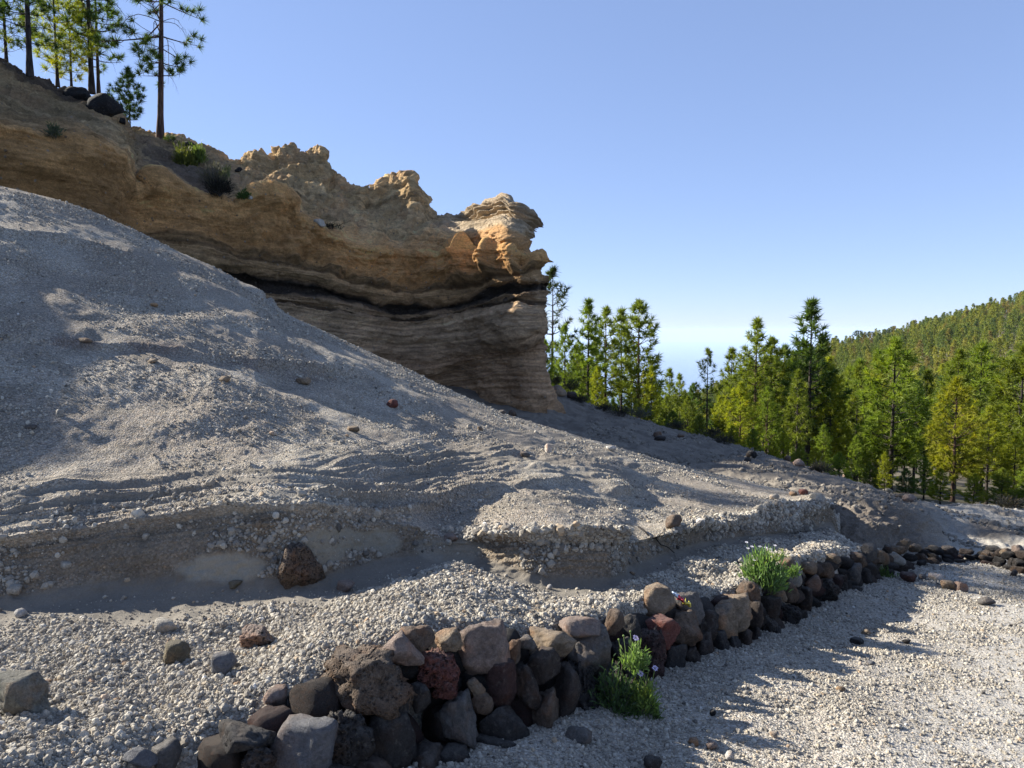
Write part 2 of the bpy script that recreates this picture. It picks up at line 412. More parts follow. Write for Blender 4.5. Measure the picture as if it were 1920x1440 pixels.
    for k in range(13):
        o_ = -92 + k * 9.5 + rl.uniform(-3, 3); x0 = rl.uniform(-300, 380); x1 = x0 + rl.uniform(450, 950)
        Ls.append(([(0, 1012 + o_ * 1.15), (287, 985 + o_), (574, 958 + o_ * .9), (760, 944 + o_ * .75), (985, 913 + o_ * .62), (1220, 926 + o_ * .5)], x0, min(x1, 1240), rl.uniform(.010, .022), 4, 7, .6))
    for k in range(9):
        o_ = -64 + k * 9; Ls.append(([(620, 935 + o_), (760, 922 + o_), (965, 905 + o_), (1147, 915 + o_ * .9), (1320, 945 + o_ * .7), (1480, 952 + o_ * .5)], 620 + rl.uniform(0, 300), 1180 + rl.uniform(0, 280), rl.uniform(.010, .018), 4, 7, .5))
    for k in range(5):
        Ls.append(([(800, 1000 + 12 * (k + 1)), (1040, 1000 + 13 * (k + 1)), (1190, 1003 + 11 * (k + 1))], 820, 1190, .012, 4, 6, .5))
    for L in Ls: d = d + ledge(*L)
    # thin strata between the ledges in the cut bank
    c0 = lin(PX, (0, 1000), (700, 940), (1000, 905), (1300, 920))
    band = np.exp(-((PY - c0 + 50) / 55) ** 2) * smooth(1350, 1150, PX) + .25 * smooth(2.65, 2.8, V) * smooth(3.4, 3.1, V)
    st = np.sin((PY - c0) * .52 + fbm(P * 2, 2) * 2.2) + .6 * np.sin((PY - c0) * 1.05 + fbm(P * 3 + 7, 2) * 2)
    d = d + band * st * .0075
    # lumpy clods of coarse pumice on the lips
    lump = np.clip(fbm(P * 13 + 3, 3), -.3, 1)
    lipm = smooth(3.0, 3.3, V) * smooth(4.0, 3.5, V) * smooth(780, 900, PX) + .7 * smooth(3.5, 4.5, V) * smooth(6.3, 5.4, V) * smooth(-.2, .4, fbm(P * .8 + 77, 2))
    d = d + lipm * lump * .014
    Pn = P + N * (d * amp)[..., None]
    Pn[..., 2] -= smooth(1556, 1600, PX) * smooth(2.3, 2.9, V) * .7
    # gravel heap relief on the terrace
    ter = smooth(.95, 1.3, V) * smooth(2.75, 2.3, V)
    Pn[..., 2] += ter * (fbm(P * 1.6 + 13, 3) * .055 + fbm(P * 6 + 2, 3) * .014 + .02)
    lo = smooth(.1, 1.0, V) * smooth(1.05, .9, V); Pn += N * (lo * fbm(P * 6, 3) * .04)[..., None]
    # ---- what it is made of
    n1 = fbm(P * .9 + 3, 4); n2 = fbm(P * 3.1 + 8, 3)
    grey = np.array([.295, .256, .202]); pale = np.array([.375, .336, .268]); tuff = np.array([.19, .168, .13]); brown = np.array([.19, .15, .105]); slate = np.array([.145, .13, .108]); cream = np.array([.29, .262, .205])
    def blend(c, f, k): return c * (1 - f[..., None]) + k * f[..., None]
    C = np.broadcast_to(grey, P.shape).copy()
    C = blend(C, smooth(-.3, .6, n1), pale)
    C = blend(C, ter * .8, pale)
    C = blend(C, .5 * smooth(.1, .5, n2) * smooth(3.3, 4.2, V) * smooth(6.2, 5.2, V), tuff)
    scarp = smooth(2.6, 2.75, V) * smooth(3.35, 3.22, V)
    Pn = Pn + N * (scarp * (np.clip(fbm(P * 16, 3), -.3, 1) * .012 + fbm(P * 5, 3) * .02))[..., None]
    C = blend(C, scarp * .9, brown * (1 + .25 * n2[..., None]))
    strat = np.clip(band, 0, 1) * (.5 + .5 * np.sin((PY - c0) * .26 + fbm(P, 2) * 2))
    C = blend(C, .75 * strat * smooth(3.3, 3.5, V), slate)
    # foot of the bank: dark sifted ash
    ash = smooth(2.25, 2.5, V + .25 * fbm(P * 1.5, 3)) * smooth(2.85, 2.75, V); C = blend(C, ash * .85, slate * 1.15)
    # smooth cream patches of bare tuff
    def patch(px, py, rx, ry, k, f=1., pw=3.):
        q = ((PX - px) / rx) ** 2 + ((PY - py - (PX - px) * k) / ry) ** 2 + .9 * fbm(P * 2.6 + px, 4)
        return f * .8 * smooth(1.15, .6, q)
    pt = patch(395, 1070, 100, 34, -.02, 1) ; pt2 = patch(630, 1020, 120, 34, -.12, .8); pt3 = patch(845, 1020, 55, 26, 0, .6)
    C = blend(C, np.clip(pt, 0, 1), cream); C = blend(C, np.clip(pt2, 0, 1), np.array([.235, .215, .165])); C = blend(C, np.clip(pt3, 0, 1), cream * .9)
    rust = np.exp(-((PY - lin(PX, (0, 622), (170, 640), (380, 672), (560, 700), (760, 735)) + 2) / 7) ** 2) * smooth(800, 600, PX) * smooth(-.2, .4, n2 + .1)
    C = blend(C, .6 * np.clip(rust, 0, 1), np.array([.17, .13, .11]))
    smoothish = np.clip(np.clip(pt, 0, 1) + pt2 + pt3 + .75 * strat + ash * .85 + .2 * scarp, 0, 1)
    peb = np.clip(1 - smoothish, 0, 1)
    me = grid_mesh('slope', Pn, bvh=True)
    set_attr(me, 'col', C.reshape(-1, 3), 'FLOAT_COLOR'); set_attr(me, 'peb', (peb * .9).ravel())
    link('pumice_slope', me, M_ground, kind='structure', label='grey pumice slope with eroded layers above the stone wall')
    return dict(P=Pn, peb=peb * smooth(.9, 1.1, V) * (1 - .6 * scarp), T=T, PX=PX, PY=PY, V=V)
SL = build_slope()

# ================================================================== path
def build_path():
    us = np.concatenate([np.linspace(-700, 300, 60, endpoint=False), np.linspace(300, 2000, 480), np.linspace(2006, 2800, 50)])
    fp = foot_py(us)
    up = np.minimum(fp - 22, 1250)
    rows = [(0, us, 3600, plane_t(us, 3600.)), (.25, us, 2200, plane_t(us, 2200.)), (.5, us, 1600, plane_t(us, 1600.)), (1, us, 1480, plane_t(us, 1480.))]
    f0 = np.full_like(us, 1480.)
    for k in (.35, .65, .85, 1.0):
        py = f0 + (np.minimum(fp, 1440) - 60 - f0) * k
        py = np.maximum(py, 1032)
        rows.append((1 + 3 * k, us, py, plane_t(us, py)))
    # the bottom band follows the true plane, so evaluate t from py directly
    P, PX, PY, T, V = net(rows, us, 280)
    T = plane_t(PX, PY); P = unproj(PX, PY, T)
    N = np.array([.08, .10, 1.0]); N /= np.linalg.norm(N)
    d = fbm(P * .7 + 4, 3) * .06 + fbm(P * 3 + 41, 3) * .014 + fbm(P * 12, 3) * .004
    # gravel banked up along the wall's foot
    dist = np.clip((PY - foot_py(PX)) / (60 + (PY - 1050) * .25), 0, 3)
    d = d + .015 * np.exp(-dist ** 2)
    worn = smooth(1500, 1900, PX + (PY - 1250) * .35)
    d = d * (1 - .5 * worn)
    P = P + N * d[..., None]
    n1 = fbm(P * .8 + 5, 4)
    C = np.array([.36, .322, .26]) * (1 + .12 * n1[..., None])
    C = C * (1 - worn[..., None]) + np.array([.41, .38, .325]) * worn[..., None]
    me = grid_mesh('path', P)
    set_attr(me, 'col', C.reshape(-1, 3), 'FLOAT_COLOR'); set_attr(me, 'peb', np.full(C.shape[0] * C.shape[1], .8) - .35 * worn.ravel())
    link('path', me, M_ground, kind='structure', label='pale pumice gravel path below the dry stone wall')
    return dict(P=P, peb=(1 - .45 * worn) * smooth(fp[None, :] - 25, fp[None, :] - 5, PY), T=T, PX=PX, PY=PY, V=V)
PA = build_path()

# ================================================================== hillside behind the slope
def top_edge(us): return lin(us, (600, 640), (900, 700), (1040, 728), (1100, 757), (1180, 780), (1250, 802), (1330, 822), (1400, 842), (1480, 868), (1530, 882), (1600, 905), (1660, 925), (1720, 943), (1760, 947), (1830, 947), (1920, 956), (2400, 975))
def top_edge_t(us): return keys(us, (600, 30), (1040, 30), (1250, 28), (1500, 22), (1600, 18), (1720, 15), (1920, 16), (2400, 16))
def build_hillside():
    us = np.concatenate([np.linspace(600, 1000, 40, endpoint=False), np.linspace(1000, 1960, 420), np.linspace(1966, 2800, 60)])
    te, tt = top_edge(us), top_edge_t(us)
    b0 = keys(us, (600, 1000), (1040, 1000), (1250, 1010), (1560, 1050), (1650, 1060), (1800, 1062), (1920, 1085), (2100, 1110), (2400, 1180), (2800, 1300))
    t0 = keys(us, (600, 13.2), (1250, 12.6), (1500, 10.0), (1650, 9.0), (1750, 9.8), (1830, 10.1), (1920, 9.7), (2400, 8.6), (2800, 7.6))
    b1 = keys(us, (600, 900), (1040, 880), (1250, 905), (1400, 945), (1500, 965), (1560, 985), (1620, 1000), (1700, 1012), (1760, 1035), (1920, 1045), (2400, 1100), (2800, 1150))
    t1 = keys(us, (600, 15), (1040, 16.5), (1250, 15), (1400, 12.6), (1560, 9.8), (1620, 9.5), (1720, 10.2), (1800, 10.7), (1920, 10.4), (2400, 9.6), (2800, 8.6))
    b2 = keys(us, (600, 800), (1040, 815), (1100, 818), (1250, 852), (1400, 895), (1500, 918), (1560, 938), (1620, 948), (1720, 960), (1780, 985), (1920, 1000), (2400, 1030), (2800, 1060))
    t2 = keys(us, (600, 21), (1040, 21), (1250, 19), (1400, 15.5), (1500, 13), (1560, 11.2), (1620, 10.3), (1720, 11.0), (1780, 12.6), (1920, 12.8), (2800, 11.5))
    rows = [(0, us, b0, t0), (1, us, b1, t1), (2, us, b2, t2), (3, us, te, tt), (3.2, us, te + 8, tt + 1.5), (3.6, us, te + 120, tt + 8)]
    P, PX, PY, T, V = net(rows, us, 260)
    N = normals_grid(P); N *= np.sign(np.sum(N * -P, -1))[..., None]
    d = fbm(P * .5 + 2, 3) * .12 * smooth(3.1, 2.6, V) + fbm(P * 2.3, 4) * .05 + np.clip(fbm(P * 7 + 9, 3), -.2, 1) * .035
    bank = smooth(1540, 1600, PX) * smooth(1780, 1700, PX) * smooth(.3, .9, V) * smooth(2.3, 1.8, V)
    d = d + bank * np.clip(fbm(P * 5 + 1, 4), -.4, 1) * .09
    Pn = P + N * d[..., None]
    n1 = fbm(P * .5, 4); n2 = fbm(P * 2.2 + 5, 4)
    C = np.broadcast_to(np.array([.20, .175, .14]), P.shape).copy()
    f = smooth(-.1, .5, n2) * .6; C = C * (1 - f[..., None]) + np.array([.12, .105, .088]) * f[..., None]
    f = smooth(1680, 1800, PX) * smooth(-.5, .2, n1 + .3); C = C * (1 - f[..., None]) + np.array([.36, .33, .275]) * f[..., None]
    f = bank * .8; C = C * (1 - f[..., None]) + np.array([.17, .142, .112]) * f[..., None]
    f = smooth(1.7, 1.2, V) * smooth(1150, 1250, PX) * smooth(1560, 1450, PX) * .6; C = C * (1 - f[..., None]) + np.array([.26, .235, .20]) * f[..., None]
    me = grid_mesh('hillside', Pn)
    set_attr(me, 'col', C.reshape(-1, 3), 'FLOAT_COLOR'); set_attr(me, 'peb', np.full(C.shape[0] * C.shape[1], .45))
    link('hillside', me, M_ground, kind='structure', label='bare brown hillside beside the foot of the cliff')
    return dict(P=Pn, peb=np.ones_like(T) * .6, T=T, PX=PX, PY=PY, V=V)
HS = build_hillside()

# ================================================================== layered cliff
def build_cliff():
    us = np.concatenate([np.linspace(-900, -20, 90, endpoint=False), np.linspace(-20, 1028, 620), np.linspace(1030, 1200, 70)])
    fr = np.minimum(us, 1028.)                    # frontal coordinate
    wr = np.clip(us - 1028, 0, None)              # how far round the back of the prow
    def PXr(edge, back=1.0): return np.where(us <= 1028, us + (edge - 1028) * smooth(900, 1028, us), edge - wr * .55 * back)
    tf = keys(fr, (-900, 9), (-400, 12.5), (0, 15.5), (120, 16.6), (205, 17.5), (226, 18.1), (246, 19.8), (300, 20.6), (380, 21.3), (500, 22.4), (650, 23.6), (760, 24.8), (850, 25.3), (930, 24.1), (985, 23.2), (1012, 23.3), (1028, 24.2)) + wr * .06
    rim = lin(us, (-900, -30), (-400, 95), (-150, 185), (-60, 222), (0, 238), (40, 245), (100, 265), (170, 272), (205, 280), (222, 296), (232, 345), (262, 352), (290, 335), (330, 345), (380, 374), (440, 385), (466, 372), (480, 362), (520, 362), (548, 376), (556, 400), (600, 430), (680, 465), (760, 478), (820, 479), (850, 464), (900, 470), (960, 462), (1000, 476), (1028, 481), (1200, 484))
    sil = lin(us, (-900, -260), (-400, -80), (-120, 62), (0, 112), (20, 125), (40, 140), (75, 152), (110, 165), (150, 180), (200, 205), (240, 235), (300, 258), (340, 266), (380, 277), (420, 292), (452, 308), (462, 297), (480, 291), (512, 290), (522, 281), (545, 282), (560, 292), (576, 288), (582, 281), (602, 285), (610, 308), (616, 332), (650, 346), (690, 354), (700, 346), (712, 338), (735, 326), (752, 324), (772, 336), (782, 358), (788, 388), (820, 406), (870, 407), (892, 391), (930, 380), (962, 373), (974, 386), (1000, 393), (1020, 404), (1028, 416), (1060, 402), (1200, 392))
    upper = lin(us, (-900, -120), (-400, 40), (0, 200), (100, 235), (205, 262), (230, 300), (330, 335), (460, 362), (560, 385), (640, 428), (720, 448), (850, 440), (900, 440), (960, 432), (1005, 446), (1028, 452), (1200, 450))
    dk0 = keys(us, (-900, 330), (0, 420), (300, 480), (400, 505), (500, 524), (600, 537), (700, 562), (760, 572), (850, 566), (900, 553), (960, 538), (1028, 530), (1200, 530))
    dk1 = dk0 + lin(us, (0, 20), (430, 26), (600, 22), (760, 20), (1028, 14))
    lip = keys(us, (-900, 300), (0, 390), (300, 450), (400, 470), (500, 490), (600, 505), (700, 539), (760, 549), (850, 545), (930, 521), (1028, 504), (1200, 505))
    crack = keys(us, (-900, 400), (0, 480), (300, 530), (430, 560), (520, 568), (600, 580), (700, 597), (760, 602), (850, 592), (900, 578), (960, 567), (1028, 571), (1200, 575))
    bulge = keys(us, (-900, 460), (0, 530), (470, 610), (600, 625), (760, 645), (900, 632), (1028, 612), (1200, 620))
    neck = keys(us, (-900, 520), (0, 580), (600, 680), (780, 695), (900, 672), (1028, 656), (1200, 660))
    low = keys(us, (-900, 600), (0, 640), (700, 755), (850, 728), (1028, 716), (1200, 720))
    base = keys(us, (-900, 800), (0, 800), (700, 850), (1000, 830), (1028, 812), (1200, 800))
    bdep = lin(fr, (-900, 3), (0, 2.5), (205, 2.4), (250, 2.2), (560, 2.0), (760, 1.4), (850, .7), (1028, .45))
    sdep = lin(fr, (-900, 9), (0, 7.5), (300, 6.5), (560, 4.8), (740, 4.2), (820, 3.2), (900, 1.6), (1028, .9))
    prow = smooth(780, 980, us)
    rows = [(0, PXr(1062), base, tf + .1), (1, PXr(1033), low, tf + .5), (1.8, PXr(1019), neck, tf + .65 * prow + .1), (2.5, PXr(1025), bulge, tf - .15 * prow),
            (3.2, PXr(1020), crack, tf), (3.3, PXr(1024), crack - 4, tf + .2), (3.8, PXr(1022), dk1, tf + .12), (4.05, PXr(1024), (dk0 + dk1) / 2, tf + .6), (4.3, PXr(1027), dk0, tf + .16),
            (4.5, PXr(1016), dk0 * .45 + lip * .55, tf - .08), (4.8, PXr(1014), lip, tf - .02), (5.6, PXr(1012), lip * .5 + rim * .5, tf + .3), (6.3, PXr(1012), rim + 3, tf + .3),
            (6.5, PXr(1002), rim - 2, tf + .55), (7.0, PXr(986), upper, tf + bdep), (7.6, PXr(1000), upper * .45 + sil * .55, tf + bdep * .4 + sdep * .6), (8.3, PXr(1004), sil, tf + sdep),
            (8.6, PXr(992), sil + 14, tf + sdep + 1.2), (9.2, PXr(990), sil + 260, tf + sdep + 7)]
    P, PX, PY, T, V = net(rows, us, 500)
    N = normals_grid(P); N *= np.sign(np.sum(N * -P, -1))[..., None]
    # wrap part: keep outward normals consistent by orientation of the grid rather than view
    face = smooth(6.5, 6.2, V); up = smooth(6.6, 7.0, V)
    Q = P * np.array([1, 1, 3.2])
    d = fbm(P * .45 + 3, 3) * .22 + fbm(Q * .8 + 11, 4) * .10 + fbm(P * 2.6, 4) * .055 + np.clip(fbm(P * 6.5 + 4, 3), -.5, 1) * .022
    U = np.repeat(us[None, :], P.shape[0], 0)
    vv = V + .05 * fbm(P * .6, 3)
    # strata: stack of harder and softer beds, shelves of different depth
    st = np.zeros_like(V)
    rr = np.random.default_rng(5)
    for k in range(60):
        v0 = .2 + k * .105 + rr.uniform(-.04, .04); a = rr.uniform(.02, .085); wdt = rr.uniform(.006, .03)
        st += a * (1 / (1 + np.exp(-np.clip((vv - v0) / wdt, -30, 30))) - .5) * np.exp(-np.abs(vv - v0) / .14)
    ob = smooth(4.7, 5.0, V) * smooth(6.5, 6.2, V)
    d = d + st * (1.0 - .45 * up) * (1 - .55 * ob)
    # orange bed: knobbly, with overhanging lumps
    orange = smooth(4.6, 5.0, V) * smooth(6.55, 6.2, V)
    lumps = np.clip(fbm(P * 1.1 + 21, 3), -.3, 1.0)
    d = d + orange * (lumps * (.42 - .24 * smooth(860, 940, U)) + np.clip(fbm(P * 3.3 + 6, 3), -.3, 1) * .14) * smooth(250, 600, U)
    # pillars standing out of the orange bed by the prow
    for cx, wd, a in ((868, 30, .75), (922, 13, .6), (1005, 16, .35), (960, 10, .3)):
        c = np.exp(-((PX - cx) / wd) ** 2) * smooth(4.75, 5.1, V) * smooth(6.6, 6.2, V); d = d + a * c
    # block at the rim, hump left of it
    for cx, cy, rx, ry, a in ((515, 375, 34, 18, .3), (300, 350, 36, 22, .5), (905, 592, 40, 14, .25), (960, 620, 45, 60, .35), (120, 300, 90, 40, .5)):
        d = d + a * np.exp(-((PX - cx) / rx) ** 2 - ((PY - cy) / ry) ** 2)
    # pinnacles: gullies and knobs
    pin = up * smooth(400, 480, U) * smooth(9, 8.2, V) * (1 - .88 * smooth(790, 850, U))
    d = d + pin * (fbm(P * 1.2 + 8, 3) * .24 + (.5 - np.abs(fbm(P * np.array([2.2, 2.2, 3.4]) + 3, 4))) * .16)
    ridged = 1 - np.abs(fbm(P * np.array([1.3, 1.3, 2.2]) + 40, 3)) * 2
    d = d + up * ridged * .09 + (1 - np.abs(fbm(P * np.array([4, 4, 7]) + 20, 4)) * 2.2) * .045 * (.4 + .6 * up)
    cap = smooth(7.2, 7.6, V) * smooth(820, 900, U)
    calm = smooth(6.8, 7.1, V) * smooth(800, 870, U); d = d * (1 - .6 * calm)
    d = d + cap * (.20 * np.sin(np.clip((V - 7.2) / 1.2, 0, 1) * 10 + fbm(P * .8, 2) * 1.2 + (PX - 900) * .012) + .06 * np.sin(V * 60 + fbm(P, 2) * 3))
    d = d * smooth(8.9, 8.5, V) 
    Nd = N.copy()
    Pn = P + Nd * d[..., None]
    # ---- colours of the beds (albedo)
    def c3(*a): return np.array(a)
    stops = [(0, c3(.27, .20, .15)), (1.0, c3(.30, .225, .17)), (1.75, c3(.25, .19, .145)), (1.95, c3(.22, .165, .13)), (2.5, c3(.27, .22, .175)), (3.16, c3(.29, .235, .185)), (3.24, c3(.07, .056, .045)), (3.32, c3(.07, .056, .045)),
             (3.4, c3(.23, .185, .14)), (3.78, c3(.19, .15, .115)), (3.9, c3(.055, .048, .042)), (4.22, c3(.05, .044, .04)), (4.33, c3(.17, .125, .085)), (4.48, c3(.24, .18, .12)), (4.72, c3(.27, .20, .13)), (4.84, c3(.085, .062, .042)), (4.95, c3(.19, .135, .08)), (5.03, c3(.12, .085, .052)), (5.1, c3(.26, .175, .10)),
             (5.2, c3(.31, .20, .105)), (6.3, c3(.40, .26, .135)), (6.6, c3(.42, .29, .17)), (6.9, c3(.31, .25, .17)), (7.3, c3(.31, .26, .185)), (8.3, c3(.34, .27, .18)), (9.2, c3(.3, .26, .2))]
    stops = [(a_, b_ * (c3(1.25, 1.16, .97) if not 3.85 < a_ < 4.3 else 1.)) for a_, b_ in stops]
    sv = np.array([s[0] for s in stops]); sc = np.array([s[1] for s in stops])
    sc = np.array([s_[1] for s_ in stops])
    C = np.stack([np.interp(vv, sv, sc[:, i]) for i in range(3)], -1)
    n1 = fbm(P * .7 + 9, 4); n2 = fbm(Q * 1.4, 4)
    C = C * (1 + .22 * n1[..., None] + .22 * n2[..., None])
    thin = fbm(np.stack([PX * .004, vv * 13, T * .08], -1), 4); C = C * (1 + (.45 * (1 - .6 * orange) * thin)[..., None])
    knob = 1 - np.abs(fbm(P * 3.1 + 15, 4)) * 2.4; C = C * (1 + .12 * knob[..., None])
    tan = up * smooth(0, .5, fbm(P * .9 + 70, 3)) * .55; C = C * (1 - tan[..., None]) + c3(.40, .28, .17) * tan[..., None]
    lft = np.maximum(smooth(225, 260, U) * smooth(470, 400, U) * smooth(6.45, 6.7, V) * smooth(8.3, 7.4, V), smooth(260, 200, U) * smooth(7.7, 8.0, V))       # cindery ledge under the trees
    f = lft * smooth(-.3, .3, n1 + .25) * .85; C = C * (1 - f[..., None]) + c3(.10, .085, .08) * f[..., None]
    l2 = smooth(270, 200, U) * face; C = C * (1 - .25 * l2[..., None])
    rc = smooth(6.5, 6.7, V) * smooth(7.25, 7.08, V) * smooth(830, 900, U); C = C * (1 - rc[..., None]) + c3(.42, .27, .14) * rc[..., None]
    cf = smooth(7.1, 7.3, V) * smooth(790, 870, U) * .8; C = C * (1 - cf[..., None]) + c3(.37, .33, .265) * (1 + .3 * thin[..., None]) * cf[..., None]
    me = grid_mesh('cliff', Pn)
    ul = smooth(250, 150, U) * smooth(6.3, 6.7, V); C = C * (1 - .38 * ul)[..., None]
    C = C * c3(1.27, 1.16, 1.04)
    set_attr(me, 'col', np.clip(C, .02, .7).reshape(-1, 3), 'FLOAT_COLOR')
    link('cliff', me, M_cliff, kind='structure', label='ochre and brown cliff of layered tuff with pinnacles on top')
    return dict(P=Pn, T=T, PX=PX, PY=PY, V=V)
CL = build_cliff()

# ================================================================== forest floor, far hill, sea
def build_floor():
    us = np.concatenate([np.linspace(-1400, 700, 30, endpoint=False), np.linspace(700, 2500, 200), np.linspace(2520, 4200, 40)])
    te, tt = top_edge(np.clip(us, 600, 2400)), top_edge_t(np.clip(us, 600, 2400))
    rows = [(0, us, te + 60, tt - 3), (.6, us, te + 24, tt + 4),
            (1, us, keys(us, (-1400, 800), (600, 800), (1100, 815), (1400, 880), (1560, 915), (1700, 925), (1900, 950), (4200, 1000)), keys(us, (-1400, 48), (1100, 48), (1500, 44), (1700, 40), (1900, 38), (4200, 38))),
            (2, us, keys(us, (-1400, 850), (1100, 850), (1400, 870), (1700, 888), (1900, 905), (4200, 930)), 85.),
            (3, us, keys(us, (-1400, 900), (1100, 880), (1500, 868), (1700, 840), (1900, 815), (4200, 700)), 170.),
            (4, us, keys(us, (-1400, 900), (1100, 860), (1400, 815), (1600, 745), (1900, 690), (4200, 450)), 340.),
            (5, us, lin(us, (-1400, 1000), (1100, 830), (1300, 760), (1450, 705), (1560, 672), (1620, 655), (1720, 632), (1800, 613), (1850, 598), (1920, 573), (2300, 470), (4200, 300)), 620.),
            (5.6, us, lin(us, (-1400, 1100), (1100, 900), (1560, 720), (1920, 640), (4200, 420)), 900.)]
    P, PX, PY, T, V = net(rows, us, 150)
    P[..., 2] += fbm(P * .02, 3) * np.clip(T * .012, 0, 4) * smooth(.3, 1.2, V)
    n = fbm(P * .05, 4)
    C = np.array([.13, .11, .08]) * (1 + .3 * n[..., None])
    f = smooth(0, .4, fbm(P * .11 + 6, 3)) * .5; C = C * (1 - f[..., None]) + np.array([.07, .075, .03]) * f[..., None]
    me = grid_mesh('forest_floor', P)
    set_attr(me, 'col', C.reshape(-1, 3), 'FLOAT_COLOR'); set_attr(me, 'peb', np.zeros(C.shape[0] * C.shape[1]))
    link('forest_floor', me, M_ground, kind='structure', label='dry brown ground of the pine forest falling to the valley')
    return dict(P=P, T=T, PX=PX, PY=PY, V=V)
FF = build_floor()

def build_sea():
    m, nt = new_mat('sea_water'); b = NB(nt); n = b.noise(b.pos(), .002, 5, .6)
    b.out(b.bsdf((.03, .08, .15), .25, b.bump(n, .2, 5), .5).outputs[0])
    r = [3000, 8000, 20000, 45000, 90000]; a = np.linspace(0, 2 * math.pi, 96, endpoint=False)
    V = [(0, 0, -1500)]; 
    for q in r:
        V += [(q * math.cos(x), q * math.sin(x), -1500) for x in a]
    F_ = [(0, 1 + i, 1 + (i + 1) % 96) for i in range(96)]
    me = bpy.data.meshes.new('sea')
    for k in range(len(r) - 1):
        for i in range(96):
            A = 1 + k * 96 + i; B = 1 + k * 96 + (i + 1) % 96; F_.append((A, A + 96, B + 96, B))
    me.from_pydata(V, [], F_); link('sea', me, m, kind='structure', label='hazy blue sea far below the pine forest')
build_sea()

# ------------------------------------------------------------------ rocks
_ico = {}
def ico(sub):
    if sub not in _ico:
        bm = bmesh.new(); bmesh.ops.create_icosphere(bm, subdivisions=sub, radius=1)
        V = np.array([v.co[:] for v in bm.verts]); Fc = np.array([[v.index for v in f.verts] for f in bm.faces]); bm.free()
        V /= np.linalg.norm(V, axis=1)[:, None]; _ico[sub] = (V, Fc)
    return _ico[sub]
def rock_mesh(seed, sub=3, planes=15, sharp=40, rough=.06, holes=0., dims=(1, 1, 1)):
    planes = 8 + seed % 3
    r = np.random.default_rng(seed); D, Fc = ico(sub)
    n = r.normal(size=(planes, 3)); n /= np.linalg.norm(n, axis=1)[:, None]
    n = np.concatenate([n, [[0, 0, 1], [0, 0, -1]]]); dd = np.concatenate([r.uniform(.5, .95, planes), [.8, .8]])
    chips = r.normal(size=(14, 3)); chips /= np.linalg.norm(chips, axis=1)[:, None]; n = np.concatenate([n, chips]); dd = np.concatenate([dd, r.uniform(.92, 1.12, 14)])
    q = np.clip(D @ n.T, 1e-4, None) / dd
    rad = 1 / np.max(q, 1); rad2 = np.sum(q ** 26, 1) ** (-1 / 26); rad = np.minimum(.92 * rad + .08 * rad2, 1.3)
    off = r.uniform(0, 90, 3)
    V = D * rad[:, None]
    # a second, finer generation of fracture faces: cellular steps
    cz = np.round((V @ r.normal(size=3)) * 2.2 + fbm(V * 1.3 + off, 2) * 1.2) * .5
    V = V + D * (fbm(V * 1.3 + off, 2) * rough * .8 + (cz - np.mean(cz)) * rough * .2 + fbm(V * 4 + off, 4) * rough * .8 + (.5 - np.abs(fbm(V * 8 + off, 3))) * rough * .5)[:, None]
    if holes: V = V - D * (np.clip(fbm(V * 4.5 + off + 7, 3), 0, 1) * holes + np.clip(fbm(V * 10 + off, 2), 0, 1) * holes * .5)[:, None]
    lo, hi = V.min(0), V.max(0); V = (V - (lo + hi) / 2) / ((hi - lo) / 2) * np.array(dims)
    return raw_mesh('rock', V, Fc, 3)
COLS_OLD = {'tan': (.33, .24, .15), 'pale': (.50, .45, .37), 'pink': (.40, .27, .21), 'brown': (.19, .135, .095), 'dark': (.085, .075, .07), 'black': (.028, .027, .028), 'grey': (.20, .19, .18),
        'blue': (.17, .18, .20), 'red': (.17, .065, .05), 'maroon': (.11, .055, .048), 'olive': (.17, .145, .085), 'white': (.58, .55, .50), 'green': (.27, .26, .20), 'orange': (.42, .26, .12), 'dbrown': (.115, .085, .065)}
COLS = {'tan': (.20, .15, .10), 'pale': (.34, .31, .26), 'pink': (.22, .165, .135), 'brown': (.115, .085, .062), 'dark': (.042, .038, .035), 'black': (.02, .019, .019), 'grey': (.115, .105, .095),
        'blue': (.135, .135, .14), 'red': (.105, .046, .038), 'maroon': (.058, .034, .03), 'olive': (.115, .10, .065), 'white': (.46, .43, .385), 'green': (.19, .18, .145), 'orange': (.32, .21, .12), 'dbrown': (.06, .047, .039)}
COLS.update(tan=(.23, .172, .115), pale=(.38, .345, .285), pink=(.24, .18, .145), brown=(.125, .09, .064), grey=(.12, .11, .10), red=(.145, .058, .046), olive=(.14, .12, .08))
